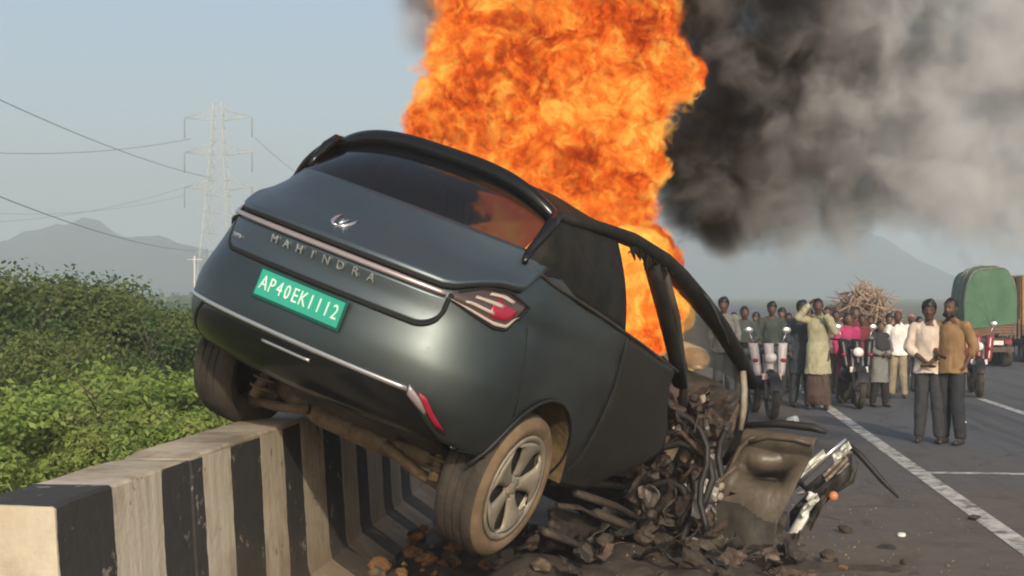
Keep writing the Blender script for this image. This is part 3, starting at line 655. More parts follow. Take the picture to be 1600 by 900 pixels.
# door torn open, inner side facing back
yd = 4.35
A_, B_, C_, D_ = [measure(*p, 1, yd) for p in ((1098, 792), (1168, 676), (1278, 690), (1214, 818))]
E_, F_ = measure(1085, 868, 1, yd), measure(1212, 862, 1, yd)
def door_pt(u, v):
    if v < .28: l_, r_ = E_.lerp(A_, v / .28), F_.lerp(D_, v / .28)
    else: l_, r_ = A_.lerp(B_, (v - .28) / .72), D_.lerp(C_, (v - .28) / .72)
    p = l_.lerp(r_, u)
    # rounded upper rear corner, recessed pocket, raised armrest
    pk = math.exp(-(((u - .57) / .30) ** 4 + ((v - .64 - .10 * (u - .5)) / (.05 + .10 * u)) ** 4)); ar = math.exp(-(((u - .50) / .34) ** 4 + ((v - .76 + .12 * (u - .5)) / .05) ** 2)) + .8 * math.exp(-(((u - .17) / .06) ** 2 + ((v - .62) / .18) ** 4))
    lip = math.exp(-((v - .96) / .05) ** 2)
    p.y += .17 * pk - .06 * ar - .045 * lip + .015 * noise.noise((u * 4, v * 4, 9)) + .003 * noise.fractal((u * 8, v * 8, 4), .8, 2, 3) + .10 * (u - .5) ** 2
    return p
V, F = grid(72, 72, door_pt); td = link('torn_door', mesh('torn_door', V, F), [M['trim_tan'], M['trim_dark']], car); td['label'] = 'torn front door with tan inner trim'
mi = []
for i in range(71):
    for j in range(71):
        u, v = i / 71, j / 71; mi.append(1 if v < .33 + .05 * math.sin(u * 5) or (((u - .57) / .30) ** 4 + ((v - .64 - .10 * (u - .5)) / (.05 + .10 * u)) ** 4) < .8 else 0)  # lower trim is dark; the pocket's shade is painted with the same dark
td.data.polygons.foreach_set('material_index', mi); solid(td, .05, 1)
mb = MB(); mb.lathe([(.085, -.012), (.10, -.02), (.108, -.006), (.10, .0)], 26, axis='Y', closed=True, c=tuple(door_pt(.30, .40) + Vector((0, -.02, 0))))
for k in range(5): c_ = door_pt(.30, .40); z_ = -.06 + .03 * k; h_ = math.sqrt(.085 ** 2 - z_ * z_); mb.tube([c_ + Vector((-h_, -.025, z_)), c_ + Vector((h_, -.025, z_))], .005, 5)
mb.build('speaker_grille', M['trim_dark'], td)
mb = MB(); mb.tube([door_pt(u, .885 - .02 * u) + Vector((0, -.012, 0)) for u in np.linspace(.1, .95, 12)], .006, 6); mb.build('panel_joint', M['seam'], td)
mb = MB(); mb.tube([door_pt(u, .345 + .05 * math.sin(u * 5)) + Vector((0, -.008, 0)) for u in np.linspace(.04, .97, 14)], .008, 6); mb.build('panel_joint', M['seam'], td)
mb = MB(); mb.tube([measure(x, y, 1, yd - .06) for x, y in ((1165, 664), (1220, 662), (1270, 668), (1292, 676))], [.02, .03, .03, .015], 8); mb.build('door_sill_trim', M['black'], td)
mb = MB(); mb.tube([measure(x, y, 1, yd - .10) for x, y in ((1172, 690), (1200, 682), (1240, 686), (1268, 694))], [.014, .022, .022, .012], 8); mb.build('door_pull', M['trim_tan'], td)
mb = MB(); mb.tube([measure(x, y, 1, yd - .07) for x, y in ((1104, 800), (1130, 756), (1156, 700), (1172, 686), (1190, 682))], [.012, .018, .02, .02, .014], 8); mb.build('door_edge_trim', M['trim_tan'], td)
# strut beside the windscreen pillar
mb = MB(); mb.tube([measure(x, y, 1, 4.2) for x, y in ((1161, 580), (1163, 610), (1162, 640), (1157, 672))], [.022, .024, .024, .018], 8); mb.build('pillar_cover', M['wreck_pale'], car)
# bent bright strips and white strut at the outer corner
ye = 4.75
for pts, r, m in ((((1235, 768), (1262, 742), (1290, 715), (1322, 686)), .016, 'chrome'), (((1262, 772), (1290, 742), (1318, 712), (1330, 706)), .022, 'wreck_metal'), (((1246, 792), (1268, 778), (1300, 752), (1326, 724)), .016, 'wreck_metal'),
                  (((1268, 786), (1300, 770), (1330, 752), (1340, 722)), .02, 'wreck_dark'), (((1228, 866), (1238, 836), (1256, 806), (1262, 782)), .036, 'white_trim'), (((1262, 782), (1270, 772), (1262, 768), (1246, 772)), .022, 'white_trim'),
                  (((1252, 756), (1262, 766), (1280, 752), (1312, 722)), .03, 'black')):
    mb = MB(); P = [measure(x, y, 1, ye + R_.uniform(-.06, .06)) for x, y in pts]; mb.tube(P, [r * 1.1, r * 1.4, r * 1.4, r * .8], 8, flat=.55); mb.build('bent_trim', M[m], car)
mb = MB(); mb.ell(measure(1302, 775, 1, ye - .05), (.035, .03, .035)); mb.build('indicator_lens', mat('amber', (.55, .2, .08), .4), car)
for k, (x, y, dx, dy, m) in enumerate(((1240, 742, 46, -40, 'white_trim'), (1286, 742, 34, -34, 'wreck_pale'), (1250, 800, 26, -30, 'white_trim'), (1262, 820, 30, -60, 'wreck_dark'), (1300, 712, 26, -22, 'white_trim'))):
    V, F = grid(7, 5, lambda u, v: measure(x + dx * u + 5 * v, y + dy * u + 10 * v, 1, ye - .10 + .07 * noise.noise((u * 3 + k, v * 3, k)))); solid(link('broken_panel', mesh('broken_panel', V, F), M[m], car, False), .008)
V, F = grid(14, 10, lambda u, v: measure(1235 + 95 * u, 800 - 95 * u + 40 * v, 1, ye + .06 + .06 * noise.noise((u * 4, v * 3, 5)) - .08 * math.sin(u * 3))); solid(link('crumpled_fender', mesh('crumpled_fender', V, F), M['paint'], car), .01)
V, F = grid(10, 10, lambda u, v: measure(1090 + 140 * u - 10 * v, 800 + 90 * v, 1, 4.6 + .1 * noise.noise((u * 4, v * 3, 15)))); solid(link('crumpled_fender', mesh('crumpled_fender', V, F), M['wreck_dark'], car), .01)
# bulkhead and collapsed bonnet beyond it
V, F = grid(14, 10, lambda u, v: Vector((-.85 + 1.7 * u, 4.45 + .25 * noise.noise((u * 4, v * 3, 3)), -.15 + 1.2 * v))); solid(link('bulkhead', mesh('bulkhead', V, F), M['wreck_dark'], car), .02)
V, F = grid(18, 12, lambda u, v: Vector((-.85 + 1.7 * u, 4.4 + .55 * v, 1.08 - .55 * v * v + .14 * noise.fractal((u * 5, v * 4, 8), .8, 2, 3)))); solid(link('crumpled_bonnet', mesh('crumpled_bonnet', V, F), M['paint'], car), .01)
# dense wreckage behind the rear door: plates, pipes, wiring, broken lumps
mk = ['wreck_dark'] * 8 + ['wreck_rust'] * 4 + ['wreck_pale'] * 1 + ['wreck_metal'] * 2
def wpt():
    v = R_.random(); x = R_.uniform(1010 - 20 * v, 1150); y = 615 + 210 * v; x += -30 + 30 * (1 - v); return measure(x, y, 1, R_.uniform(3.0, 4.15))
for k in range(75):
    c = wpt(); sz = R_.uniform(.07, .24); sheet('torn_plate', c, (sz, sz * R_.uniform(.4, 1.2)), (R_.uniform(0, 3), R_.uniform(0, 3), R_.uniform(0, 3)), M[R_.choice(mk)], k * 1.7, .09, 7)
for k in range(26):
    c = wpt(); d = Vector((R_.uniform(-1, 1), R_.uniform(-.6, .6), R_.uniform(-1, 1))) * R_.uniform(.08, .24); mb = MB(); q = Vector((R_.uniform(-.06, .06), R_.uniform(-.06, .06), R_.uniform(-.06, .06)))
    mb.tube([c - d, c - d * .3 + q, c + d * .4 - q, c + d], R_.uniform(.008, .022), 7); mb.build('bent_pipe', M[R_.choice(mk)], car)
for k in range(60):
    c = wpt(); me = mesh('b', *(lambda b: (b.v, b.f))(MB().ell((0, 0, 0), R_.uniform(.012, .04), 8)))
    for vv in me.vertices: vv.co *= 1 + .6 * noise.noise(vv.co * 14 + Vector((k, 0, 0)))
    me.transform(Matrix.Translation(c)); link('broken_lump', me, M[R_.choice(mk + ['wreck_pale', 'wreck_pale', 'wreck_rust', 'white_trim'])], car, False)
mb = MB()
for k in range(14):
    c = wpt(); P = [c]
    for j in range(5): P.append(P[-1] + Vector((R_.uniform(-.09, .09), R_.uniform(-.05, .05), R_.uniform(-.10, .06))))
    mb.tube(P, R_.uniform(.003, .006), 5)
tag(mb.build('wiring', M['wreck_rust'], car), kind='stuff')
for k, pts in enumerate((((1045, 640), (1090, 660), (1110, 710), (1090, 770), (1105, 830)), ((1030, 700), (1075, 690), (1120, 730), (1095, 800)), ((1010, 760), (1060, 750), (1085, 800), (1060, 850), (1100, 880)), ((1120, 620), (1080, 650), (1060, 720), (1020, 770)), ((1140, 660), (1120, 700), (1130, 760), (1100, 800)))):
    mb = MB(); P = [measure(x, y, 1, 3.0 + .12 * k) for x, y in pts]; Q_ = [P[0]] + [a.lerp(b, t) for a, b in zip(P, P[1:]) for t in (.25, .75)] + [P[-1]]; mb.tube(Q_, .020 + .004 * (k % 3), 8); mb.build('hose', M['black'], car)
for k, (x0, y0, x1, y1, wd) in enumerate(((1020, 640, 1120, 700, .07), (1000, 730, 1110, 790, .08), (985, 785, 1095, 850, .09), (1060, 620, 1090, 800, .06))):
    a, b = measure(x0, y0, 1, 3.3), measure(x1, y1, 1, 3.5); mb = MB(); mb.tube([a, a.lerp(b, .35) + Vector((0, -.05, .03)), a.lerp(b, .7) + Vector((0, .04, -.04)), b], [wd * .6, wd * .5, wd * .55, wd * .35], 4, flat=.45); mb.build('crossmember', M['wreck_dark'], car, False)
# sill rails and battery tray edges running forward along the ground
for pts, r, m in ((((872, 790), (905, 793), (985, 836), (1080, 876)), .028, 'wreck_dark'), (((1003, 800), (1030, 810), (1062, 826), (1068, 836)), .014, 'wreck_rust'), (((998, 818), (1030, 838), (1060, 852), (1080, 866)), .014, 'wreck_rust'),
                  (((850, 830), (900, 850), (960, 880), (1010, 905)), .05, 'wreck_dark'), (((900, 770), (960, 790), (1000, 812), (1050, 840)), .05, 'wreck_dark'), (((930, 800), (980, 822), (1040, 850), (1090, 890)), .06, 'under')):
    mb = MB(); P = [measure(x, y, 0, .80) for x, y in pts]; mb.tube(P, [r, r, r, r * .7], 8, flat=.45); mb.build('sill_rail', M[m], car)
V, F = grid(12, 12, lambda u, v: measure(860 + 230 * u - 10 * v, 790 + 70 * u + 60 * v, 0, .72 + .06 * noise.noise((u * 5, v * 4, 21)))); solid(link('battery_tray', mesh('battery_tray', V, F), M['wreck_dark'], car), .03)
mb = MB(); mb.tube([measure(x, y, 1, 5.0) for x, y in ((1318, 688), (1345, 712), (1378, 750), (1404, 778))], [.02, .024, .022, .008], 7); mb.build('rubber_seal', M['black'], car)
# ------------------------------------------------------------------ pylon and power lines far behind
M['ivory'] = mat('ivory_steel', (.52, .50, .43), .9)
M['insul'] = mat('insulator', (.2, .2, .21), .5)
M['wire'] = mat('wire', (.12, .12, .125), .6)
def make_pylon(x, y, H=36, z0=-1.2):
    p = empty('pylon', (x, y, z0)); hw = lambda z: 2.6 * (1 - z / H) ** 1.25 + .75
    for sx in (1, -1):
        for sy in (1, -1):
            mb = MB(); mb.tube([(sx * hw(z), sy * hw(z), z) for z in np.linspace(0, H, 10)], .08, 4); mb.build('leg', M['ivory'], p)
    lv = [0, 5, 9.5, 13.5, 17, 20, 22.6, 25, 27.2, 29.4, 31.6, 33.8, H]
    mb = MB()
    for a, b in zip(lv, lv[1:]):
        for k in range(4):
            c0 = [(1, 1), (-1, 1), (-1, -1), (1, -1)][k]; c1 = [(1, 1), (-1, 1), (-1, -1), (1, -1)][(k + 1) % 4]
            for (q0, z0_), (q1, z1_) in (((c0, a), (c1, b)), ((c1, a), (c0, b)), ((c0, b), (c1, b))):
                mb.tube([(q0[0] * hw(z0_), q0[1] * hw(z0_), z0_), (q1[0] * hw(z1_), q1[1] * hw(z1_), z1_)], .028, 4)
    mb.build('bracing', M['ivory'], p)
    ends = []
    for z in (21.0, 27.0, 33.0):
        for s in (1, -1):
            mb = MB(); L = 6.0
            for e in (-1, 1): mb.tube([(s * hw(z), e * hw(z) * .9, z), (s * L, 0, z + .5)], .06, 4); mb.tube([(s * hw(z), e * hw(z) * .9, z + 1.9), (s * L, 0, z + .5)], .06, 4)
            for t in (.3, .55, .8): mb.tube([(s * (hw(z) + (L - hw(z)) * t), 0, z + .5 * t), (s * (hw(z) + (L - hw(z)) * (t - .12)), 0, z + 1.9 - 1.4 * t)], .06, 4)
            mb.build('cross_arm', M['ivory'], p)
            mb = MB(); mb.tube([(s * L, 0, z + .4), (s * L, 0, z - 3.0)], .10, 6)
            for q in range(9): mb.lathe([(.05, -.08), (.17, 0), (.05, .08)], 8, c=(s * L, 0, z + .1 - .33 * q))
            mb.build('insulator', M['insul'], p); ends.append(Vector((x + s * L, y, z0 + z - 3.0)))
    return p, ends
PY = 236.0
def at(px, py, Y):
    """point on the photographed sight line at road distance Y (used to survey far things)"""
    k = (px - 800) / 2200; X = Y * (math.cos(YAW) * k - math.sin(YAW)) / (math.cos(YAW) + k * math.sin(YAW)); zc = -X * math.sin(YAW) + Y * math.cos(YAW)
    return Vector((X, Y, 1.75 + (460 - py) / 2200 * zc))
px_ = at(341, 300, PY).x
pyl, ends = make_pylon(px_, PY)
tag(pyl, 'pale ivory lattice power pylon standing far behind the bushes', 'pylon')
def cable(a, b, sag, r, label):
    mb = MB(); P = [a.lerp(b, t) - Vector((0, 0, sag * 4 * t * (1 - t))) for t in np.linspace(0, 1, 24)]; mb.tube(P, r, 5); tag(mb.build('power_line', M['wire']), label, 'power line', 'power lines')
cable(at(-60, 128, 120), at(330, 278, PY), 1.0, .055, 'topmost power line sloping down from the left edge to the pylon')
cable(at(-60, 236, 190), ends[2 + 1] if False else at(297, 217, PY), 1.2, .055, 'nearly level power line meeting the pylon at its upper arm')
cable(at(-60, 283, 110), at(305, 392, PY), 1.2, .055, 'lowest power line sloping from the left edge over the hill')
cable(at(-60, 348, 210), at(290, 292, PY), 1.5, .03, 'faint thin power line rising to the middle arm of the pylon')
cable(at(-60, 330, 205), at(287, 306, PY), 1.5, .028, 'faintest power line just under the middle arm of the pylon')
cable(at(398, 215, PY), at(560, 330, PY + 60), 1.2, .045, 'power line leaving the pylon to the right behind the car')

# ------------------------------------------------------------------ vegetation
def leaf_mat(name, c1, c2, c3):
    m = mat(name, c1, .6); n, l, b = nodes_of(m); g = NG(m); P = g.coord('Object')
    oi = n.new('ShaderNodeObjectInfo').outputs['Random']
    geo = n.new('ShaderNodeNewGeometry').outputs['Random Per Island']
    c = g.mix(geo, c1, c2); c = g.mix(g.ramp(g.noise(P, 1.1, 3, .6), [(.42, (0, 0, 0)), (.62, (1, 1, 1))]), c, c3)
    l.new(c, b.inputs['Base Color'])
    tr = n.new('ShaderNodeBsdfTranslucent'); l.new(c, tr.inputs[0]); mx = n.new('ShaderNodeMixShader'); mx.inputs[0].default_value = .3
    l.new(b.outputs[0], mx.inputs[1]); l.new(tr.outputs[0], mx.inputs[2]); l.new(mx.outputs[0], n['Material Output'].inputs[0]); return m
M['leaf'] = leaf_mat('leaf', (.032, .066, .014), (.07, .12, .024), (.13, .165, .036))
M['leaf2'] = leaf_mat('leaf_pale', (.15, .24, .04), (.24, .32, .07), (.27, .30, .08))
M['leaf_mid'] = leaf_mat('leaf_mid', (.045, .085, .018), (.10, .15, .032), (.16, .19, .045))
M['bark'] = mat('bark', (.10, .075, .05), .9, var=.3, bump=.5)
def crown_mesh(name, rx, ry, rz, nclump, per, leaf, seed, flat=.55):
    rr = random.Random(seed); V = []; F = []
    for c in range(nclump):
        a = rr.uniform(0, 6.283); h = rr.uniform(-.75, 1) ; q = math.sqrt(max(0, 1 - h * h)) if h > 0 else 1 - .3 * abs(h)
        k = rr.uniform(.55, 1.0) ** .6; cc = Vector((rx * q * math.cos(a) * k, ry * q * math.sin(a) * k, rz * (h * k + 1) * .5 + rz * .45)); cr = rr.uniform(.16, .34) * min(rx, rz)
        for _ in range(per):
            d = Vector((rr.gauss(0, 1), rr.gauss(0, 1), rr.gauss(0, .8))); d = d.normalized() * cr * rr.uniform(.35, 1.08)
            p = cc + d; n = (d.normalized() * .8 + Vector((rr.gauss(0, .6), rr.gauss(0, .6), rr.gauss(0, .6) + .4))).normalized(); t = n.orthogonal().normalized(); t = Matrix.Rotation(rr.uniform(0, 6.28), 3, n) @ t; b = n.cross(t)
            s = leaf * rr.uniform(.6, 1.35); i = len(V); V += [p - t * s, p + b * s * flat, p + t * s, p - b * s * flat]; F.append((i, i + 1, i + 2, i + 3))
    return mesh(name, V, F)
def stems(name, h, n, seed, r=.05, spread=.9):
    rr = random.Random(seed); mb = MB()
    for k in range(n):
        a = rr.uniform(0, 6.28); P = [(0, 0, -.4)]
        for j in range(1, 5): P.append((math.cos(a) * spread * (j / 4) ** 1.4 + rr.uniform(-.08, .08), math.sin(a) * spread * (j / 4) ** 1.4 + rr.uniform(-.08, .08), h * j / 4))
        mb.tube(P, [r, r * .8, r * .55, r * .35, r * .15], 6)
    return mb.mesh(name)
crowns = [crown_mesh('crown', 1.7, 1.6, 2.3, (66, 56, 78)[k], (300, 300, 330)[k], (.046, .055, .038)[k], 10 + k, (.55, .4, .7)[k]) for k in range(3)]; trunks = [stems('trunk', 2.6, 6, 20 + k, .06, 1.0) for k in range(3)]
def bush(px, ptop, Y, k, sc, label, m='leaf'):
    p = at(px, ptop, Y); gz = ground_h(p.x, Y); h = p.z - gz; o = empty('bush', (p.x, Y, gz), R_.uniform(0, 6)); s = h / 3.15
    o.scale = (s * sc, s * sc, s)
    link('crown', crowns[k], M[m if k != 1 else 'leaf_mid'], o, False); link('trunk', trunks[k], M['bark'], o); return tag(o, label, 'bush', 'bushes below the barrier')
bush(10, 456, 20, 0, 1.15, 'tallest dense bush at the left edge of the picture')
bush(118, 466, 21, 1, 1.1, 'rounded green bush second from the left edge')
bush(205, 492, 20.5, 2, 1.05, 'mid height bush below the pylon, third from the left edge')
bush(268, 532, 21.5, 0, 1.0, 'smaller bush close to the tail of the burning car')
bush(330, 552, 24, 1, 1.0, 'lowest bush partly behind the lifted left tyre')
bush(-90, 468, 22, 2, 1.1, 'bush cut by the left edge, behind the tallest bush')
bush(62, 548, 16.5, 1, 1.0, 'darker bush in front of the tall row of bushes on the left')
bush(165, 580, 16, 2, 1.0, 'low dark bush in the front row, midway between edge and tyre')
bush(250, 606, 16.5, 0, .9, 'low bush in the front row nearest the left tyre')
crowns2 = [crown_mesh('crown', .75, .75, .95, 30, 190, .034, 40 + k, .45) for k in range(3)]; trunks2 = [stems('trunk', .9, 7, 50 + k, .015, .45) for k in range(3)]
wl = ['pale green weed shrub at the left edge behind the barrier', 'bright green shrub behind the first black barrier stripe', 'yellow green shrub behind the middle of the near barrier', 'light green shrub just left of the lifted left tyre',
      'small pale shrub under the dark front bushes at far left', 'small bright shrub below the low dark bush', 'small sunlit shrub beside the lifted left tyre', 'sunlit shrub low behind the barrier joint', 'leafy pale shrub beyond the lifted tyre']
for k, (px, pt, Y) in enumerate([(20, 640, 11.5), (95, 640, 12.5), (180, 620, 13), (265, 600, 13.5), (40, 600, 14), (150, 590, 14.5), (315, 610, 14.5), (225, 665, 11.5), (350, 600, 17)]):
    p = at(px, pt, Y); gz = ground_h(p.x, Y); o = empty('shrub', (p.x, Y, gz), R_.uniform(0, 6)); s = (p.z - gz) / 1.33; o.scale = (s * 1.15, s * 1.15, s)
    link('crown', crowns2[k % 3], M['leaf2'], o, False); link('trunk', trunks2[k % 3], M['bark'], o); tag(o, wl[k], 'shrub', 'pale shrubs behind the barrier')
# bare stems poking out of the bushes
for k, (px, pt, Y, lb) in enumerate([(70, 452, 19, 'bare dry sapling between the two tallest bushes'), (232, 500, 19, 'bare dry sapling beside the bush below the pylon'), (150, 590, 12, 'thin leafless stalk among the pale shrubs')]):
    p = at(px, pt, Y); gz = ground_h(p.x, Y); o = empty('sapling', (p.x, Y, gz)); h = p.z - gz; tr_ = link('stem', stems('stem', h * .8, 3, 80 + k, .018, .25), M['bark'], o)
    q = MB(); rr_ = random.Random(k)
    for j in range(16): z = h * rr_.uniform(.4, 1); a = rr_.uniform(0, 6.28); q.tube([(0, 0, z * .9), (.15 * math.cos(a), .15 * math.sin(a), z), (.28 * math.cos(a), .28 * math.sin(a), z * 1.08)], [.009, .006, .002], 4)
    tag(q.build('twigs', M['bark'], o), kind='stuff'); tag(o, lb, 'sapling')
# weeds and grass: uncountable
V = []; F = []; rr = random.Random(99)
for k in range(26000):
    x = -2.75 - 9 * rr.random() ** 1.5; y = 5 + 25 * rr.random(); z = ground_h(x, y); h = rr.uniform(.25, .75) * (1 if x < -3.1 else .5); a = rr.uniform(0, 6.28); ww = rr.uniform(.015, .04); L = Vector((math.cos(a), math.sin(a), 0)); B = Vector((rr.gauss(0, .2), rr.gauss(0, .2), 0)); p = Vector((x, y, z)); i = len(V)
    V += [p - L * ww, p + L * ww, p + B * h * .5 + L * ww * 1.1 + Vector((0, 0, h * .6)), p + B * h * .5 - L * ww * 1.1 + Vector((0, 0, h * .6)), p + B * h * 1.4 + Vector((0, 0, h))]; F += [(i, i + 1, i + 2, i + 3), (i + 3, i + 2, i + 4)]
tag(link('weeds', mesh('weeds', V, F), M['leaf2'], None, False), kind='stuff')
# far belt of scrub on the plain, one mass
V = []; F = []
for k in range(9000):
    y = rr.uniform(120, 420); x = rr.uniform(-.62, -.08) * y; h = 3.2 * (.5 + .5 * noise.noise((x * .03, y * .03, 2))) + 1.0; p = Vector((x, y, -1.2 + h * rr.random())); s = rr.uniform(.25, .7); n = Vector((rr.gauss(0, 1), rr.gauss(0, 1), rr.gauss(0, 1))).normalized(); t = n.orthogonal() * s; b = n.cross(t); i = len(V); V += [p - t, p + b * .7, p + t, p - b * .7]; F.append((i, i + 1, i + 2, i + 3))
tag(link('far_scrub', mesh('far_scrub', V, F), M['leaf'], None, False), kind='stuff')
# low white wall and pale post beyond the bushes
mb = MB(); c = at(308, 517, 60); mb.box((c.x, 60, c.z - .5), (1.6, .3, 1.3)); mb.box((c.x, 60, c.z + .2), (1.8, .5, .12)); tag(mb.build('boundary_wall', M['white_trim'], None, False), 'small whitewashed wall end beyond the bushes', 'wall')
mb = MB(); c = at(304, 400, 110); mb.tube([(c.x, 110, -1.2), (c.x, 110, c.z)], .09, 8); mb.box((c.x, 110, c.z - .3), (1.4, .1, .1)); tag(mb.build('utility_pole', M['ivory']), 'pale utility pole just left of the car tail', 'pole')

# ------------------------------------------------------------------ people
def cloth(name, c, var=.22, rough=.85):
    if name not in M: M[name] = mat(name, c, rough, var=var, vs=7, bump=.25, bs=9)
    return M[name]
SK = [mat('skin_a', (.095, .05, .032), .55), mat('skin_b', (.14, .078, .05), .55)]
M['hair'] = mat('hair', (.008, .007, .007), .5)
M['eye'] = mat('eye', (.02, .015, .012), .3)
def person(px, pfeet, ptop, label, top, tc, bottom, bc, face=0, arms='down', hair='short', skin=0, fine=False, lean=0, Y=None, scarf=None, cat='person', group='onlookers on the road', shoes=(.03, .025, .02), hc=None):
    zc = 2200 * 1.75 / (pfeet - 460); k = (px - 800) / 2200; X = zc * (k * math.cos(YAW) - math.sin(YAW)); Yw = zc * (math.cos(YAW) + k * math.sin(YAW))
    H = 1.75 + (460 - ptop) / 2200 * zc; s = H / 1.70
    root = empty('person', (X, Yw, 0.003), rad(face)); root.scale = (s, s, s); tag(root, label, cat, group); vx = .0085 if fine else .012
    sk = SK[skin]; B = MB(); st = .07
    legs = []
    for sd in (1, -1):
        hip = Vector((.085 * sd, 0, .90)); kn = Vector((.095 * sd, -.02 - (.03 if sd > 0 else -.02), .49)); an = Vector((.10 * sd + (.02 * sd), .02 + (.03 if sd < 0 else -.04), .085)); legs.append((hip, kn, an))
        B.cap(hip, .088, kn, .056, 12); B.cap(kn, .056, an, .038, 12); B.cap(an + Vector((0, .03, -.035)), .036, an + Vector((.012 * sd, -.14, -.052)), .028, 10); B.cap(kn.lerp(an, .25) + Vector((0, .015, 0)), .055, kn.lerp(an, .5), .045, 10)
    B.cap((-.06, 0, .94), .115, (.06, 0, .94), .115, 14, .85); B.cap((0, 0, .95), .13, (0, -.01, 1.12), .125, 16, .75); B.cap((0, -.01, 1.12), .13, (0, 0, 1.33), .155, 16, .68); B.cap((-.13, 0, 1.385), .06, (.13, 0, 1.385), .06, 12, .9)
    B.cap((0, .01, 1.40), .06, (0, -.005, 1.50), .052, 12)
    hd = Vector((0, -.02, 1.595)); B.ell(hd, (.074, .092, .108), 16); B.cap(hd + Vector((0, -.045, -.075)), .046, hd + Vector((0, -.05, -.03)), .058, 12); B.cap(hd + Vector((0, -.094, .008)), .010, hd + Vector((0, -.108, -.028)), .015, 8)
    for sd in (1, -1): B.ell(hd + Vector((.076 * sd, .01, -.01)), (.010, .02, .03), 8)
    B.cap(hd + Vector((-.03, -.086, .026)), .012, hd + Vector((.03, -.086, .026)), .012, 8); B.cap(hd + Vector((-.02, -.09, -.058)), .009, hd + Vector((.02, -.09, -.058)), .009, 8)
    AR_ = {'down': ((.225, .02, 1.14), (.215, -.05, .90)), 'phone': ((.25, -.10, 1.20), (.10, -.26, 1.48)), 'fold': ((.24, -.03, 1.14), (.06, -.19, 1.06)), 'cross': ((.24, .0, 1.13), (.03, -.18, .98)), 'hip': ((.33, .06, 1.16), (.19, .0, .99)), 'raise': ((.30, -.10, 1.42), (.13, -.12, 1.62)), 'pocket': ((.255, .06, 1.15), (.18, -.02, .93))}
    ap = arms if isinstance(arms, tuple) else (arms, arms); arm_pts = []
    for sd, a in zip((1, -1), ap):
        e, wv = AR_[a]; sh = Vector((.175 * sd, 0, 1.385)); el = Vector((e[0] * sd, e[1], e[2])); wr = Vector((wv[0] * sd, wv[1], wv[2])); arm_pts.append((sh, el, wr))
        B.cap(sh, .052, el, .038, 12); B.cap(el, .039, wr, .026, 12)
        d = (wr - el).normalized(); inn = Vector((-sd * .8, -.3, 0)); inn = (inn - d * inn.dot(d)).normalized(); sid = d.cross(inn).normalized()
        pm = wr + d * .075; B.cap(wr + d * .015 - sid * .012, .021, pm - sid * .018, .019, 8); B.cap(wr + d * .015 + sid * .012, .021, pm + sid * .018, .019, 8)
        for f in range(4):
            o_ = (f - 1.5) * .0185; L = (.062, .074, .070, .052)[f]; a0 = pm + sid * o_; a1 = a0 + d * L * .55 + inn * .008; a2 = a1 + d * L * .38 + inn * L * .38
            B.cap(a0, .0098, a1, .0092, 6); B.cap(a1, .0092, a2, .0078, 6)
        t0 = wr + d * .03 - sid * .026; t1 = t0 + (d * .6 - sid * .65 + inn * .25) * .045; B.cap(t0, .0125, t1, .0105, 6); B.cap(t1, .0105, t1 + (d * .85 + inn * .35) * .03, .0088, 6)
    body = link('body', remeshed(B, 'body', vx, 3), sk, root)
    # hair
    Hm = MB()
    hm = M['hair'] if hc is None else cloth('head_cloth_%d' % int(hc[0] * 999), hc)
    Hm.ell(hd + Vector((0, .016, .022)), (.084, .096, .105), 14); 
    if hair == 'full': Hm.ell(hd + Vector((0, .0, .05)), (.092, .10, .092), 14); Hm.cap(hd + Vector((0, -.06, .075)), .04, hd + Vector((.02, -.03, .10)), .05, 10)
    if hair == 'long': Hm.cap(hd + Vector((0, .05, .0)), .075, hd + Vector((0, .075, -.17)), .05, 12)
    me = remeshed(Hm, 'hair', .012, 2); me2 = me
    bm = bmesh.new(); bm.from_mesh(me); bmesh.ops.delete(bm, geom=[v for v in bm.verts if v.co.y < hd.y - .035 and v.co.z < hd.z + .045 and hair != 'veil'], context='VERTS')
    for v in bm.verts: v.co += v.normal * (.008 * noise.noise(v.co * 40 + Vector((px, 0, 0))))
    bm.to_mesh(me); bm.free(); link('hair' if hc is None else 'head_scarf', me, hm, root)
    if hair == 'beard':
        Q = MB(); Q.cap(hd + Vector((-.045, -.045, -.075)), .034, hd + Vector((.045, -.045, -.075)), .034, 10); Q.cap(hd + Vector((0, -.06, -.09)), .042, hd + Vector((0, -.065, -.125)), .026, 10); link('beard', remeshed(Q, 'beard', .01, 2), M['hair'], root)
    Q = MB()
    for sd in (1, -1): Q = MB(); Q.ell(hd + Vector((.03 * sd, -.080, .006)), (.012, .01, .008), 8); Q.build('eye', M['eye'], root)
    # upper garment
    C = MB(); low = {'shirt': .84, 'kurta': .55, 'dress': .50, 'sari': .12}[top]
    C.cap((0, 0, 1.02), .150, (0, -.005, 1.30), .160, 18, .74); C.cap((-.135, 0, 1.378), .062, (.135, 0, 1.378), .062, 14, .95); C.cap((-.045, .005, 1.425), .052, (.045, .005, 1.425), .052, 12)
    C.cap((0, 0, 1.0), .166, (0, 0, low - .01), .188 + (.012 if low < .7 else .0) + (.03 if low < .3 else 0), 18, .76)
    cut = .62 if (not isinstance(tc, tuple) or True) else 1
    sl = {'shirt': .35, 'kurta': .85, 'dress': .8, 'sari': -.2}[top]
    for (sh, el, wr) in arm_pts:
        C.cap(sh, .062, el if sl > 0 else sh.lerp(el, .6), .054, 12)
        if sl > 0: C.cap(el, .054, el.lerp(wr, sl), .047, 12)
    me = remeshed(C, 'garment', .013, 3)
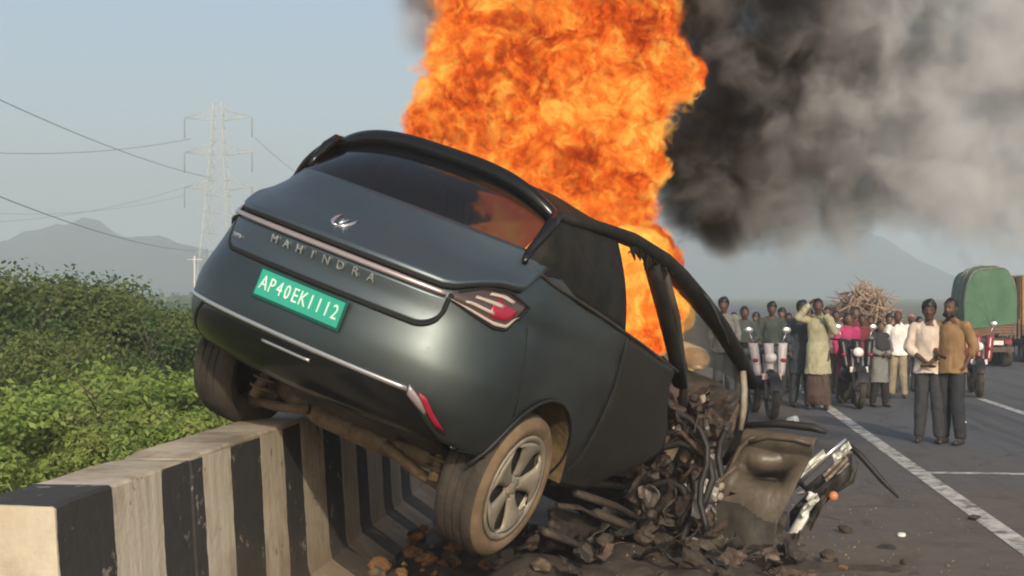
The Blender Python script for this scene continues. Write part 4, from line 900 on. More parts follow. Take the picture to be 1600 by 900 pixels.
    def fold(c, nn):
        n_ = noise.fractal(Vector((c.x * 11, c.y * 11, c.z * 4.5)) + Vector((px * .1, 0, 0)), .8, 2, 3); c = c + nn * (.006 + max(-.004, .013 * n_))
        if c.z < low: c.z = low + .02 * n_
        return c
    puff(me, fold)
    link({'shirt': 'shirt', 'kurta': 'kurta', 'dress': 'dress', 'sari': 'sari'}[top], me, cloth('cloth_%d' % px, tc), root)
    if bottom:
        C = MB(); C.cap((-.05, 0, .95), .118, (.05, 0, .95), .118, 14, .86)
        for hip, kn, an in legs: C.cap(hip, .092, kn, .077, 14); C.cap(kn, .078, an + Vector((0, 0, .02)), .066 if bottom == 'trousers' else .085, 14)
        if bottom == 'wrap': C.cap((0, 0, .56), .145, (0, 0, .22), .180, 16, .74)
        me = remeshed(C, 'trousers', .013, 3)
        def fold2(c, nn):
            c = c + nn * (.004 + .009 * noise.fractal(Vector((c.x * 12, c.y * 12, c.z * 6)) + Vector((px * .1, 5, 0)), .8, 2, 3)); c.z = max(c.z, .07); return c
        puff(me, fold2)
        link('trousers' if bottom == 'trousers' else 'wrap_skirt', me, cloth('lower_%d' % px, bc), root)
    if scarf:
        C = MB(); C.cap((-.15, .01, 1.40), .085, (.15, .01, 1.40), .085, 14); C.cap((0, -.03, 1.36), .15, (0, -.04, 1.22), .15, 14, .8); C.cap((.1, -.10, 1.3), .07, (.16, -.12, 1.0), .05, 10); me = remeshed(C, 'shawl', .013, 3); link('shawl', me, cloth('scarf_%d' % px, scarf), root)
        if hair == 'veil': pass
    for hip, kn, an in legs:
        C = MB(); sd = 1 if an.x > 0 else -1; C.cap(an + Vector((0, .035, -.042)), .042, an + Vector((.012 * sd, -.15, -.056)), .032, 10)
        me = C.mesh('shoe')
        for v in me.vertices: v.co.z = max(v.co.z, .002) if v.co.z < .06 else .06
        link('shoe', me, cloth('shoes_%d' % int(shoes[0] * 1000), shoes, .1, .6), root)
    return root
P_ = person
P_(1452, 692, 472, 'man in cream shirt and dark jeans with hands crossed, nearest the camera', 'shirt', (.66, .56, .47), 'trousers', (.035, .037, .045), face=-14, arms=('cross', 'cross'), hair='full', fine=True)
P_(1487, 694, 468, 'bearded man in ochre brown shirt beside the man in cream', 'shirt', (.27, .165, .075), 'trousers', (.02, .022, .028), face=-38, arms=('pocket', 'fold'), hair='beard', fine=True)
P_(1403, 622, 487, 'man in bright white shirt and khaki trousers with reddish hair', 'shirt', (.78, .74, .70), 'trousers', (.26, .22, .15), face=-8, arms='down', hc=(.11, .03, .02))
P_(1374, 636, 503, 'woman in grey dress with dark shawl and black leggings', 'dress', (.17, .175, .165), 'trousers', (.012, .012, .012), face=25, arms='fold', hair='long', scarf=(.028, .03, .033), skin=1)
P_(1324, 630, 490, 'woman in magenta top with dark skirt beside the grey dress', 'dress', (.42, .035, .13), 'wrap', (.03, .028, .028), face=15, arms='down', hair='long', skin=1)
P_(1347, 622, 492, 'person in dark red shirt half hidden behind the magenta top', 'shirt', (.16, .02, .025), 'trousers', (.03, .02, .025), face=0, arms='down')
P_(1278, 640, 468, 'man in pale olive kurta holding a phone up to his face', 'kurta', (.36, .34, .22), 'wrap', (.075, .048, .038), face=-5, arms=('phone', 'raise'))
P_(1252, 636, 472, 'man in long navy shirt standing left of the olive kurta', 'kurta', (.035, .042, .052), 'trousers', (.035, .04, .047), face=20, arms='down', hair='full')
P_(1206, 624, 474, 'man in dark green shirt behind the pale faced motorbike', 'shirt', (.045, .06, .05), 'trousers', (.05, .05, .05), face=0, arms='down', hair='full')
P_(1163, 628, 480, 'man in dark teal shirt left of the pale faced motorbike', 'shirt', (.05, .065, .062), 'trousers', (.04, .04, .04), face=10, arms='fold')
P_(1131, 632, 467, 'man in grey shirt seen over the windscreen pillar of the car', 'shirt', (.17, .165, .155), 'trousers', (.05, .05, .05), face=-10, arms='down', hair='full')
P_(1232, 618, 490, 'person in dark shirt with pale cloth over the shoulders', 'shirt', (.05, .052, .055), 'trousers', (.03, .03, .03), face=0, arms='down', scarf=(.36, .34, .36))
P_(1424, 606, 492, 'person in pink behind the man in cream shirt', 'shirt', (.44, .24, .21), 'trousers', (.05, .03, .03), face=0, arms='down', hair='short', hc=(.36, .16, .13))
P_(1306, 616, 486, 'person in rose shirt behind the olive kurta', 'shirt', (.30, .19, .16), 'trousers', (.05, .045, .04), face=0, arms='down')

for px, pt, lb, tp, tc, bc, ar in ((1147, 489, 'person in dusty blue shirt between the grey and teal shirts', 'shirt', (.10, .12, .15), (.05, .05, .05), 'down'), (1182, 490, 'shorter person in dark brown shirt just left of the two bright mirrors', 'shirt', (.07, .055, .045), (.04, .04, .04), 'down'),
        (1222, 483, 'person in slate shirt between the dark green and navy shirts', 'shirt', (.08, .085, .09), (.04, .04, .045), 'fold'), (1265, 484, 'person in tan shirt between the navy and olive garments', 'shirt', (.27, .22, .17), (.06, .05, .04), 'down'),
        (1293, 481, 'person in pale pink shirt right behind the raised arm of the olive kurta', 'shirt', (.42, .32, .29), (.05, .05, .05), 'hip'), (1338, 481, 'person in maroon shirt behind the magenta top', 'shirt', (.13, .03, .035), (.03, .03, .03), 'down'),
        (1361, 494, 'person in black shirt between the red shirt and the grey dress', 'shirt', (.02, .02, .02), (.03, .03, .03), 'down'), (1389, 492, 'person in beige shirt between the grey dress and the white shirt', 'shirt', (.36, .30, .24), (.07, .06, .05), 'down'),
        (1436, 496, 'person in charcoal shirt just left of the man in cream', 'shirt', (.05, .05, .055), (.03, .03, .03), 'down')):
    P_(px, 612, pt, lb, tp, tc, 'trousers', bc, face=R_.uniform(-25, 25), arms=ar, hair=R_.choice(['short', 'full']), skin=R_.choice([0, 1]))

# ------------------------------------------------------------------ motorbikes facing the camera
M['mb_black'] = mat('bike_black', (.015, .014, .014), .4)
def motorbike(px, pbot, width, label, body, plate, Yd=None, face=0):
    zc = 2200 * 1.75 / (pbot - 460); k = (px - 800) / 2200; X = zc * (k * math.cos(YAW) - math.sin(YAW)); Yw = zc * (math.cos(YAW) + k * math.sin(YAW))
    b = empty('motorbike', (X, Yw, 0.003), rad(face)); tag(b, label, 'motorbike', 'motorbikes on the road')
    for y in (-.62, .62):
        w_ = empty('wheel', (0, y, .30), 0, b); q = MB(); q.lathe([(.22, -.045), (.27, -.055), (.295, -.03), (.302, 0), (.295, .03), (.27, .055), (.22, .045)], 32, axis='X', closed=True); q.build('tyre', M['tyre'], w_)
        q = MB(); q.lathe([(.23, -.03), (.215, 0), (.23, .03)], 28, axis='X'); q.lathe([(.001, -.05), (.05, -.05), (.05, .05), (.001, .05)], 12, axis='X')
        for a in range(6): q.tube([(0, .04 * math.cos(a), .04 * math.sin(a)), (0, .22 * math.cos(a * 1.047), .22 * math.sin(a * 1.047))], .010, 5)
        q.build('rim', M['wreck_metal'], w_)
    q = MB(); q.cap((0, -.62, .63), .06, (0, -.40, .68), .05, 10, 1); V, F = grid(12, 6, lambda u, v: Vector(((v - .5) * .15, -.62 - .36 * math.cos(rad(20) + u * rad(130)) * (1 - .1 * abs(v - .5)), .30 + .36 * math.sin(rad(20) + u * rad(130)))))
    q.add(V, F); q.build('front_mudguard', M['mb_black'], b)
    for s in (1, -1): q = MB(); q.tube([(s * .075, -.62, .30), (s * .075, -.42, .90)], .024, 8); q.build('fork', M['wreck_metal'], b)
    # fairing: three tall pale panels round the headlamp
    for s in (-1, 0, 1):
        q = MB(); q.add(*grid(8, 8, lambda u, v: Vector((s * .16 + (u - .5) * (.145 - .03 * (1 - v)) + s * .05 * v, -.56 + .05 * abs(s) + .05 * (2 * u - 1) ** 2 + .12 * v, .66 + .40 * v - .05 * abs(s) * (1 - v)))))
        o = q.build('fairing_panel', body, b); solid(o, .02)
    q = MB(); q.ell((0, -.54, .86), (.085, .06, .075), 14); q.build('headlamp', M['white_lens'], b)
    q = MB(); q.tube([(-.36, -.22, 1.06), (-.20, -.34, 1.04), (0, -.38, 1.02), (.20, -.34, 1.04), (.36, -.22, 1.06)], .016, 8); q.build('handlebar', M['mb_black'], b)
    for s in (1, -1):
        q = MB(); q.tube([(s * .2, -.34, 1.05), (s * .26, -.34, 1.20)], .007, 6); q.ell((s * .27, -.33, 1.24), (.065, .02, .05), 12); q.build('mirror', M['silver'], b)
        q = MB(); q.ell((s * .20, -.45, .82), (.045, .045, .03), 10); q.build('indicator', M['red_lens'], b)
    q = MB(); q.box((0, -.60, .60), (.27, .012, .085)); q.build('number_plate', plate, b, False)
    q = MB(); q.cap((0, -.20, .86), .13, (0, .1, .84), .11, 12); q.cap((0, 0, .5), .15, (0, .25, .5), .14, 12); q.cap((0, .05, .84), .10, (0, .75, .86), .10, 12); link('body_cowl', remeshed(q, 'body_cowl', .025, 3), M['mb_black'], b)
    q = MB(); q.cap((0, .12, .92), .09, (0, .65, .95), .08, 12, 1); q.build('saddle', M['mb_black'], b)
    q = MB(); q.tube([(.14, 0, .3), (.16, .4, .28), (.16, .8, .34)], .04, 8); q.build('exhaust', M['wreck_metal'], b); return b
M['bike_white'] = mat('bike_white', (.52, .46, .46), .45, coat=.1); M['bike_red'] = mat('bike_red', (.20, .035, .04), .35, coat=.3)
M['plate_pink'] = mat('plate_pink', (.78, .55, .50), .5); M['plate_white'] = mat('plate_white', (.72, .66, .64), .5)
motorbike(1192, 650, 60, 'pale faced motorbike with pink number plate left of the olive kurta', M['bike_white'], M['plate_pink'], face=8)
motorbike(1524, 617, 50, 'dark red motorbike behind the man in ochre shirt', M['bike_red'], M['plate_white'], face=-6)
motorbike(1330, 634, 50, 'black motorbike with white plate under the magenta top', M['mb_black'], M['plate_white'], face=4)

# ------------------------------------------------------------------ lorries
def lorry(px0, px1, pbot, ptop, label, load, tarp, wood):
    zc = 2200 * 1.75 / (pbot - 460); k = ((px0 + px1) / 2 - 800) / 2200; X = zc * (k * math.cos(YAW) - math.sin(YAW)); Yw = zc * (math.cos(YAW) + k * math.sin(YAW)); W_ = (px1 - px0) / 2200 * zc; H = 1.75 + (460 - ptop) / 2200 * zc
    b = empty('lorry', (X, Yw, .003)); tag(b, label, 'lorry'); L = W_ * 1.75; hb = H * .30
    for x in (-W_ * .40, W_ * .40):
        for y in (.5, L * .62, L * .95):
            w_ = empty('wheel', (x, y, H * .13), 0, b); q = MB(); r = H * .13; q.lathe([(r * .6, -.11), (r * .93, -.12), (r, -.07), (r, .07), (r * .93, .12), (r * .6, .11)], 28, axis='X', closed=True); q.build('tyre', M['tyre'], w_)
            q = MB(); q.lathe([(.01, .04), (r * .3, .05), (r * .62, .09)], 20, axis='X'); q.lathe([(.01, -.04), (r * .3, -.05), (r * .62, -.09)], 20, axis='X'); q.build('rim', M['rim'], w_)
    q = MB(); q.box((0, L * .5, hb - .08), (W_ * .86, L, .12)); q.box((-W_ * .25, L * .5, hb - .2), (.08, L, .14)); q.box((W_ * .25, L * .5, hb - .2), (.08, L, .14)); q.build('chassis', M['wreck_dark'], b, False)
    q = MB(); q.box((0, -.06, hb - .30), (W_ * .92, .08, .12)); q.build('rear_bumper', M['wreck_rust'], b, False)
    for x in (-W_ * .36, W_ * .36): q = MB(); q.box((x, -.02, hb - .12), (.16, .05, .09)); q.build('tail_lamp', M['red_lens'], b, False)
    q = MB(); q.box((W_ * .1, -.04, hb - .14), (.36, .02, .1)); q.build('number_plate', M['plate_white'], b, False)
    n = 5
    for i in range(n): q = MB(); q.box((0, .0, hb + .03 + (H * .13) * i / n + H * .013), (W_ * .98, .05, H * .13 / n - .012)); q.build('tailboard_plank', wood, b, False)
    for s in (1, -1):
        for i in range(4): q = MB(); q.box((s * W_ * .49, L * .45, hb + .03 + (H * .13) * i / 4 + H * .016), (.04, L * .86, H * .13 / 4 - .012)); q.build('side_plank', wood, b, False)
        for j in range(5): q = MB(); q.box((s * W_ * .515, .1 + L * .2 * j, hb + H * .09), (.05, .07, H * .22)); q.build('stake', wood, b, False)
    cb = MB(); cb.box((0, L * 1.02, H * .42), (W_ * .9, L * .22, H * .56)); o = cb.build('cab', tarp if load != 'tarp' else M['lorry_orange'], b, False); bevel(o, .06, 3)
    q = MB(); q.box((0, L * .905, H * .55), (W_ * .6, .03, H * .16)); q.build('cab_window', M['black'], b, False)
    if load == 'tarp':
        z0 = hb + H * .10
        def tp(u, v):
            a = math.pi * u; y = -.02 + L * .86 * v; e = 1 - .10 * math.exp(-v * 9) - .06 * v; prof = abs(math.sin(a)) ** .55
            return Vector((-math.cos(a) * abs(math.cos(a)) ** -.45 * W_ * .53 if abs(math.cos(a)) > .02 else 0, y, z0 + (H - z0) * e * prof + (.05 + .05 * math.sin(v * 21)) * noise.noise((u * 6, v * 6, 3)) + .10 * math.sin(u * 2.6 - .6) - .06 * abs(math.sin(v * 9.4)) * prof)) 
        V, F = grid(33, 24, tp); c = len(V); o = link('tarpaulin', mesh('tarpaulin', V, F), tarp, b); solid(o, .02)
        V2 = [tp(i / 32, 0) for i in range(33)]; q = MB(); R1 = [p.lerp(Vector((0, -.02, z0)), t) + Vector((0, -.05 * math.sin(math.pi * t) + .02 * noise.noise((p.x * 6, p.z * 6, t * 4)), 0)) for t in np.linspace(0, 1, 8) for p in V2]
        q.add(R1, [(i * 33 + j, i * 33 + j + 1, (i + 1) * 33 + j + 1, (i + 1) * 33 + j) for i in range(7) for j in range(32)]); q.build('tarpaulin_end', tarp, b)
        for v in (.02, .3, .6): q = MB(); q.tube([tp(u, v) + Vector((0, 0, .02)) for u in np.linspace(.02, .98, 24)], .016, 5); q.build('rope', M['wreck_pale'], b)
    elif load == 'sticks':
        q = MB(); rr_ = random.Random(5)
        for k in range(420):
            x = rr_.gauss(0, W_ * .26); y = rr_.uniform(-.3, L * .8); hh = (H - hb) * max(.2, 1 - (x / W_ / .62) ** 2) * rr_.uniform(.3, 1.0); d = Vector((rr_.gauss(0, .35), rr_.gauss(0, .5), rr_.uniform(.05, .5))); c = Vector((x, y, hb + hh * .85)); q.tube([c - d * .5, c + Vector((rr_.gauss(0, .03), 0, 0)), c + d * .5], [.02, .016, .006], 4)
        tag(q.build('brushwood', M['sticks'], b), kind='stuff')
    else:
        q = MB(); q.box((0, L * .42, (hb + H) / 2 + .1), (W_ * .98, L * .84, H - hb - .2)); o = q.build('cargo_box', tarp, b, False); bevel(o, .03)
        for i in range(6): q = MB(); q.box((-W_ * .495, .1 + L * .15 * i, (hb + H) / 2 + .1), (.05, .06, H - hb - .25)); q.build('cargo_rib', wood, b, False)
        for i in range(4): q = MB(); q.box((-W_ * .3 + W_ * .2 * i, -.015, (hb + H) / 2 + .1), (.05, .05, H - hb - .25)); q.build('cargo_rib', wood, b, False)
    return b
M['tarp_green'] = mat('tarp_green', (.045, .11, .06), .8, col2=(.08, .165, .095), vs=2.5, bump=.6, bs=3); M['lorry_orange'] = mat('lorry_orange', (.36, .18, .035), .5, var=.2, vs=3)
M['old_wood'] = mat('old_wood', (.16, .095, .06), .8, var=.35, vs=6); M['sticks'] = mat('dry_sticks', (.26, .18, .13), .9, col2=(.42, .30, .23), vs=2)
lorry(1510, 1585, 574, 416, 'lorry with rounded green tarpaulin over its load', 'tarp', M['tarp_green'], M['old_wood'])
lorry(1598, 1730, 568, 430, 'orange lorry cut off by the right edge', 'box', M['lorry_orange'], M['old_wood'])
lorry(1308, 1412, 590, 430, 'small lorry heaped with dry brushwood behind the crowd', 'sticks', M['old_wood'], M['old_wood'])

# ------------------------------------------------------------------ rubble, litter
def rock(name, c, r, m, k, label, cat, group, flat=.7):
    me = bpy.data.meshes.new(name); bm = bmesh.new(); bmesh.ops.create_icosphere(bm, subdivisions=2, radius=1)
    for v in bm.verts:
        n_ = 1 + .45 * noise.noise(v.co * 1.3 + Vector((k * 3.1, 0, 0))) + .15 * noise.noise(v.co * 4 + Vector((k, 2, 0))); v.co = Vector((v.co.x * n_ * r, v.co.y * n_ * r * .9, v.co.z * n_ * r * flat))
    bm.to_mesh(me); bm.free(); o = link(name, me, m, None, False); o.location = c; o.rotation_euler = (R_.uniform(-.4, .4), R_.uniform(-.4, .4), R_.uniform(0, 6)); return tag(o, label, cat, group)
# heap of broken bits under the car
def heap_h(x, y): return .22 * math.exp(-(((x + .75) / .95) ** 2 + ((y - 8.3) / 1.5) ** 2)) + .08 * math.exp(-(((x - .1) / .9) ** 2 + ((y - 9.1) / 1.2) ** 2)) + .10 * noise.noise((x * 3, y * 3, 0))
V, F = grid(50, 50, lambda u, v: (lambda x, y: Vector((x, y, max(-.02, heap_h(x, y) - .05 + .04 * noise.noise((x * 9, y * 9, 4))))))(-1.7 + 3.3 * u, 6.3 + 5 * v))
tag(link('rubble_heap', mesh('rubble_heap', V, F), M['rubble_dark']), kind='stuff')
for k in range(70):
    x = R_.gauss(-.45, .75); y = R_.gauss(8.6, 1.0); x = max(x, -1.75); h = max(0, heap_h(x, y)); r = R_.uniform(.025, .08)
    m_ = M['rubble_lit_orange'] if x < -1.0 and R_.random() < .6 else M[R_.choice(['rubble', 'rubble_dark', 'rubble_dark', 'rubble_dark', 'rubble_dark'])]
    rock('rubble_chunk', (x, y, h + r * .2), r, m_, k, 'broken rubble chunk in the dark heap under the car', 'rubble', 'rubble chunks under the burning car')
for k in range(40):
    x = R_.uniform(-1.62, -1.25); y = R_.uniform(7.5, 9.6); r = R_.uniform(.015, .045); rock('barrier_fragment', (x, y, .10 + .25 * (-1.3 - x) + r * .3), r, M['rubble_lit_orange'], k + 300, 'earth clod with orange light in its colour at the foot of the barrier', 'clod', 'earth clods at the barrier foot')
lit = [((1408, 838), .035, 'white_trim', 'small white scrap on the brown shoulder right of the wreck'), ((1502, 660), .07, 'white_trim', 'crumpled white paper beside the ochre shirted man'), ((1522, 812), .05, 'rubble_dark', 'dark flat scrap on the white edge line'),
       ((1322, 832), .06, 'rubble_dark', 'dark thin scrap lying right of the white strut'), ((1238, 660), .10, 'white_trim', 'large white crumpled scrap in front of the pale faced motorbike'), ((1216, 668), .07, 'white_trim', 'smaller white crumpled scrap beside the larger one'), ((1290, 880), .05, 'rubble', 'tan stone at the bottom right of the wreck'), ((1316, 890), .04, 'rubble_lit_orange', 'orange stone at the bottom right of the wreck')]
for k, (p, r, m_, lb) in enumerate(lit):
    zc = 2200 * 1.75 / (p[1] - 460); kk = (p[0] - 800) / 2200; rock('scrap', (zc * (kk * math.cos(YAW) - math.sin(YAW)), zc * (math.cos(YAW) + kk * math.sin(YAW)), r * .3), r, M[m_], k + 500, lb, 'scrap', None, .5)
V = []; F = []
for k in range(700):
    x = R_.gauss(.4, 1.2); y = R_.gauss(10, 2.2); r = R_.uniform(.004, .014); i = len(V)
    if x < -1.6: continue
    for (a, b, c) in ((1, 0, 0), (-.5, .8, 0), (-.5, -.8, 0), (0, 0, 1)): V.append((x + a * r * R_.uniform(.6, 1.3), y + b * r, max(0, heap_h(x, y)) + c * r))
    F += [(i, i + 1, i + 3), (i + 1, i + 2, i + 3), (i + 2, i, i + 3)]
tag(link('grit', mesh('grit', V, F), M['rubble'], None, False), kind='stuff')

# thin torn sheets and strips scattered over the heap
for k in range(55):
    x = min(max(R_.gauss(-.25, .6), -1.5), .75); y = R_.gauss(8.7, .8); sz = R_.uniform(.04, .14); a, b = sz, sz * R_.uniform(.15, .7); sd = k * 2.7
    def pf(u, v):
        e = .25 * noise.noise((u * 2.5 + sd, v * 2.5, 3)); return Vector(((u - .5) * a * 2 * (1 + e), (v - .5) * b * 2 * (1 + e), .10 * a * noise.fractal((u * 3 + sd, v * 3, sd), .8, 2, 3) * 4))
    V, F = grid(6, 5, pf); o = link('torn_scrap', mesh('torn_scrap', V, F), M[R_.choice(['wreck_dark'] * 5 + ['black'] * 3 + ['wreck_rust'] * 3 + ['trim_tan'])], None, R_.random() < .4); solid(o, .006)
    o.location = (x, y, max(0, heap_h(x, y)) + .03 + R_.uniform(0, .06) * math.exp(-((x + .3) / .9) ** 2)); o.rotation_euler = (R_.uniform(-.7, .7), R_.uniform(-.7, .7), R_.uniform(0, 6)); tag(o, 'torn sheet scrap lying in the dark heap under the car', 'scrap', 'torn scraps under the burning car')

# ------------------------------------------------------------------ fire and smoke
def blob_field(g, P, blobs):
    f = None
    for (c, r) in blobs:
        d = g.vm('SUBTRACT', P, tuple(c)); 
        if isinstance(r, (tuple, list)): d = g.vm('DIVIDE', d, tuple(r)); L = g.vm('LENGTH', d); q = g.m('SUBTRACT', 1.0, L)
        else: L = g.vm('LENGTH', d); q = g.m('MULTIPLY_ADD', L, -1.0 / r, 1.0)
        f = q if f is None else g.m('SMOOTH_MAX', f, q, .3)
    return f
def hull(name, blobs, voxel, grow, amp, sc):
    mb = MB()
    for c, r in blobs:
        rr_ = r if isinstance(r, (tuple, list)) else (r, r, r); mb.ell(c, tuple(a * grow for a in rr_), 18)
    me = remeshed(mb, name, voxel, 2)
    puff(me, lambda c, n_: c + n_ * amp * noise.fractal(c * sc, .9, 2, 3))
    return me
def fire_mat(name, blobs, org, dens, fs, bright, step, erode=.55, swirl=.5, hot=0.0):
    m = bpy.data.materials.new(name); m.use_nodes = True; n = m.node_tree.nodes; l = m.node_tree.links; n.remove(n['Principled BSDF']); g = NG(m)
    P = g.coord('Object'); f = blob_field(g, P, blobs)
    wq = g.noise(P, fs * .6, 2, .5, col=True); Pw = g.vm('ADD', P, g.vm('MULTIPLY', g.vm('SUBTRACT', wq, (.5, .5, .5)), (swirl, swirl, swirl)))
    n1 = g.noise(Pw, fs, 5, .64, .8); n2 = g.noise(Pw, fs * .33, 3, .55, .4)
    e = g.m('ADD', f, g.m('MULTIPLY', g.m('SUBTRACT', n1, .5), erode)); e = g.m('ADD', e, g.m('MULTIPLY', g.m('SUBTRACT', n2, .5), erode * 1.3))
    d = g.m('MULTIPLY', g.m('SUBTRACT', e, .06), 5.0, clamp=True); d = g.m('MULTIPLY', d, dens)
    n3 = g.noise(P, fs * 2.3, 3, .6, .8); t = g.m('ADD', g.m('MULTIPLY', n1, 1.05), g.m('ADD', g.m('MULTIPLY', n2, 1.05), g.m('MULTIPLY', n3, .75))); vein = g.m('MULTIPLY', g.m('ABSOLUTE', g.m('SUBTRACT', n1, .5)), 2.2); t = g.m('ADD', g.m('MULTIPLY', g.m('SUBTRACT', t, 1.425), 2.15), g.m('ADD', vein, .28 + hot)); t = g.m('ADD', t, g.m('MULTIPLY', g.m('SUBTRACT', g.m('MINIMUM', e, .75), .30), .42))
    col = g.ramp(t, [(.04, (.24, .022, .005)), (.20, (.62, .06, .008)), (.34, (.95, .13, .012)), (.50, (1.0, .195, .020)), (.66, (1.0, .27, .030)), (.82, (1.0, .40, .05)), (1.0, (1.0, .57, .10))])
    em = n.new('ShaderNodeEmission'); l.new(col, em.inputs[0]); l.new(g.m('MULTIPLY', d, bright), em.inputs[1])
    ab = n.new('ShaderNodeVolumeAbsorption'); ab.inputs[0].default_value = (0, 0, 0, 1); l.new(d, ab.inputs[1])
    ad = n.new('ShaderNodeAddShader'); l.new(em.outputs[0], ad.inputs[0]); l.new(ab.outputs[0], ad.inputs[1]); l.new(ad.outputs[0], n['Material Output'].inputs['Volume'])
    m.cycles.volume_step_rate = step; return m
FY = 8.75
FB = [(720, 190, 60), (790, 230, 105), (880, 290, 110), (960, 350, 70), (1010, 385, 40), (780, 110, 120), (900, 150, 150), (840, 20, 150), (950, 40, 120), (960, 230, 70), (1040, 105, 52), (1068, 118, 34), (820, -90, 160), (930, -110, 150), (860, -230, 140), (672, 192, 42), (990, 300, 40), (725, 90, 40), (700, 140, 34), (1000, 170, 42), (1010, 260, 34), (748, 30, 48), (1020, 60, 40), (1080, 112, 26)]
org = at(850, 200, FY)
blobs = []
for k, (x, y, r) in enumerate(FB):
    yy = FY + (.25 * math.sin(k * 2.3)) + (.25 if y < 150 else 0); p = at(x, y, yy) - org; r_ = r / 2200 * yy; blobs.append((tuple(p), (r_ * 1.06, max(r_ * .8, .26), r_ * 1.06)))
fm = fire_mat('fire', blobs, org, 22.0, 7.5, 1.0, .16, .98, .40)
fo = link('flames', hull('flames', blobs, .06, 1.26, .05, 3.0), fm); fo.location = org; tag(fo, 'tall orange flames pouring up from the car roof', 'fire')
# flames filling the cabin, showing through the rear door window
cb = [measure(x, y, 0, .46) for x, y in ((965, 420), (985, 460), (975, 500), (1005, 520), (1000, 440), (1015, 480), (985, 400))]
blobs2 = []; org2 = CM @ Vector((.6, 2.0, 1.4))
for k, c in enumerate(cb): blobs2.append((tuple(CM @ c - org2), (.27, .24, .19)))
_q = measure(1070, 492, 0, .35)
blobs2.append((tuple(CM @ _q - org2), (.09, .09, .13)))
for c in ((.2, 1.7, 1.35), (-.1, 1.9, 1.3), (.35, 2.3, 1.25)): blobs2.append((tuple(CM @ Vector(c) - org2), (.34, .34, .26)))
fm2 = fire_mat('cabin_fire', blobs2, org2, 30.0, 8.0, 1.2, .25, .35, .4, .30)
fo2 = link('cabin_flames', hull('cabin_flames', blobs2, .05, 1.05, .02, 4.0), fm2); fo2.location = org2; tag(fo2, 'yellow flames inside the cabin showing through the rear door window', 'fire')
blobs3 = []; org3 = CM @ Vector((.55, 3.0, 1.75))
for x, y, r in ((1050, 400, 18), (1035, 385, 22), (1060, 412, 12), (1015, 372, 26)): blobs3.append((tuple(CM @ measure(x, y, 1, 2.7) - org3), (r / 235, r / 235, r / 235)))
fm3 = fire_mat('edge_fire', blobs3, org3, 30.0, 8.0, .8, .3, .5, .4); fo3 = link('roof_edge_flames', hull('roof_edge_flames', blobs3, .03, 1.05, .01, 4.0), fm3); fo3.location = org3; tag(fo3, 'small red orange flames licking along the front roof edge', 'fire')

def smoke_mat(name, blobs, dens, fs, step, x_dark, x_light, thr=.08):
    m = bpy.data.materials.new(name); m.use_nodes = True; n = m.node_tree.nodes; l = m.node_tree.links; n.remove(n['Principled BSDF']); g = NG(m)
    P = g.coord('Object'); f = blob_field(g, P, blobs)
    wq = g.noise(P, fs * .7, 2, .5, col=True); Pw = g.vm('ADD', P, g.vm('MULTIPLY', g.vm('SUBTRACT', wq, (.5, .5, .5)), (.5, .5, .5)))
    n1 = g.noise(Pw, fs, 6, .62); n2 = g.noise(P, fs * .4, 2, .5)
    e = g.m('ADD', f, g.m('MULTIPLY', g.m('SUBTRACT', n1, .5), 1.9)); e = g.m('ADD', e, g.m('MULTIPLY', g.m('SUBTRACT', n2, .5), 1.0))
    d = g.m('MULTIPLY', g.m('SUBTRACT', e, thr), 2.2, clamp=True); d = g.m('POWER', d, 1.3)
    X, Y, Z = g.sep(P)
    t = g.m('DIVIDE', g.m('SUBTRACT', X, x_dark), x_light - x_dark, clamp=True); t = g.m('ADD', t, g.m('ADD', g.m('MULTIPLY', g.m('SUBTRACT', n2, .5), 1.7), g.m('MULTIPLY', g.m('SUBTRACT', n1, .5), 2.3)), clamp=True)
    dd = g.m('MULTIPLY', d, g.m('MULTIPLY_ADD', t, -dens * .66, dens))
    col = g.mix(t, (.05, .038, .030), (.90, .92, .94))
    sc = n.new('ShaderNodeVolumeScatter'); l.new(col, sc.inputs[0]); l.new(dd, sc.inputs[1]); sc.inputs['Anisotropy'].default_value = .0
    inv = n.new('ShaderNodeInvert'); l.new(col, inv.inputs[1])
    ab = n.new('ShaderNodeVolumeAbsorption'); l.new(col, ab.inputs[0]); l.new(dd, ab.inputs[1]); ad = n.new('ShaderNodeAddShader'); l.new(sc.outputs[0], ad.inputs[0]); l.new(ab.outputs[0], ad.inputs[1]); l.new(ad.outputs[0], n['Material Output'].inputs['Volume'])
    m.cycles.volume_step_rate = step; return m
SY = 10.6; so = at(1250, 200, SY)
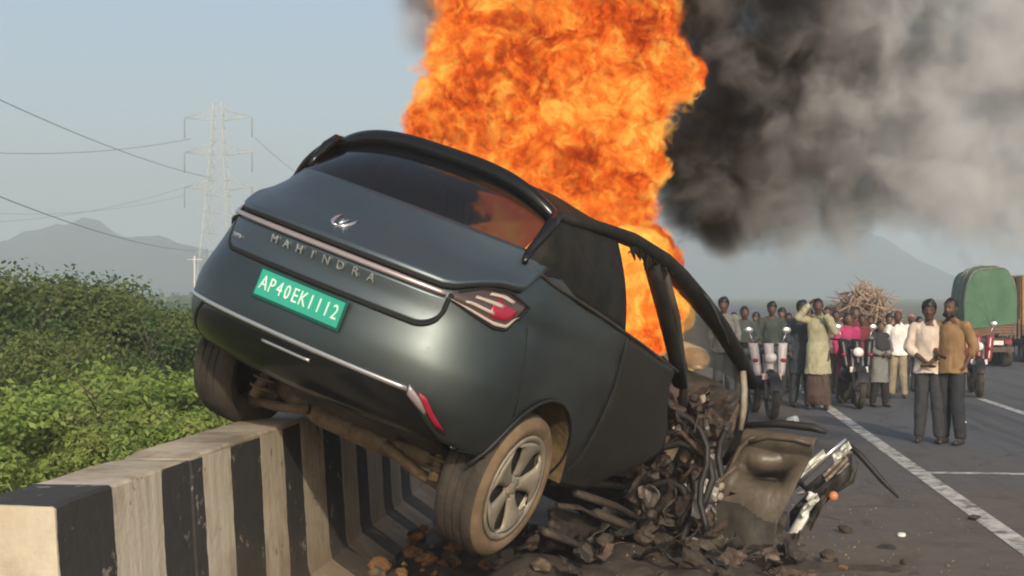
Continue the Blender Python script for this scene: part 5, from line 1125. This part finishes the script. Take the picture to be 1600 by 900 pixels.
SB = [(1050, 250, 75), (1085, 330, 62), (1125, 355, 42), (1150, 120, 130), (1130, 240, 110), (1180, 300, 95), (1240, 210, 130), (1290, 90, 150), (1330, 250, 120), (1420, 130, 170), (1450, 260, 120), (1560, 90, 190), (1580, 250, 130), (1700, 150, 200), (1240, -60, 170), (1450, -60, 200), (1080, 20, 110), (1050, -120, 150), (1680, -80, 220), (1310, 305, 75), (1530, 320, 95), (1660, 330, 110)]
sb = []
for k, (x, y, r) in enumerate(SB):
    yy = SY + .35 * math.sin(k * 1.7) + (x - 1050) / 650 * 1.2; r_ = r / 2200 * yy; sb.append((tuple(at(x, y, yy) - so), (r_ * 1.18, max(.40, r_ * .8), r_ * 1.14)))
sm = smoke_mat('smoke', sb, 8.0, 3.2, .28, -.45, 1.35)
o = link('smoke', hull('smoke', sb, .10, 1.30, .06, 1.5), sm); o.location = so; tag(o, 'black to grey smoke drifting right from the fire across the road', 'smoke')
s2 = at(660, 20, 9.6); sb2 = [(tuple(at(x, y, 9.6 + .1 * k) - s2), (r / 2200 * 9.6 * 1.2, .3, r / 2200 * 9.6 * 1.2)) for k, (x, y, r) in enumerate([(668, 45, 42), (690, 10, 60), (660, 0, 45), (720, -60, 90), (655, -70, 70), (690, -150, 110)])]
sm2 = smoke_mat('side_smoke', sb2, 6.0, 3.0, .35, -3.0, 2.6); o = link('side_smoke', hull('side_smoke', sb2, .05, 1.25, .03, 2.0), sm2); o.location = s2; tag(o, 'small grey smoke puff left of the flames at the top edge', 'smoke')

# ------------------------------------------------------------------ haze
mb = MB(); mb.box((0, 760, 34.5), (3600, 2000, 76)); hz = mb.mesh('haze'); hm = bpy.data.materials.new('haze'); hm.use_nodes = True; n = hm.node_tree.nodes; n.remove(n['Principled BSDF'])
pv = n.new('ShaderNodeVolumePrincipled'); pv.inputs['Color'].default_value = (.82, .925, 1, 1); pv.inputs['Density'].default_value = .0020; pv.inputs['Anisotropy'].default_value = .1
hm.node_tree.links.new(pv.outputs[0], n['Material Output'].inputs['Volume']); tag(link('haze', hz, hm, None, False), kind='stuff')

bpy.data.scenes.remove(WS)
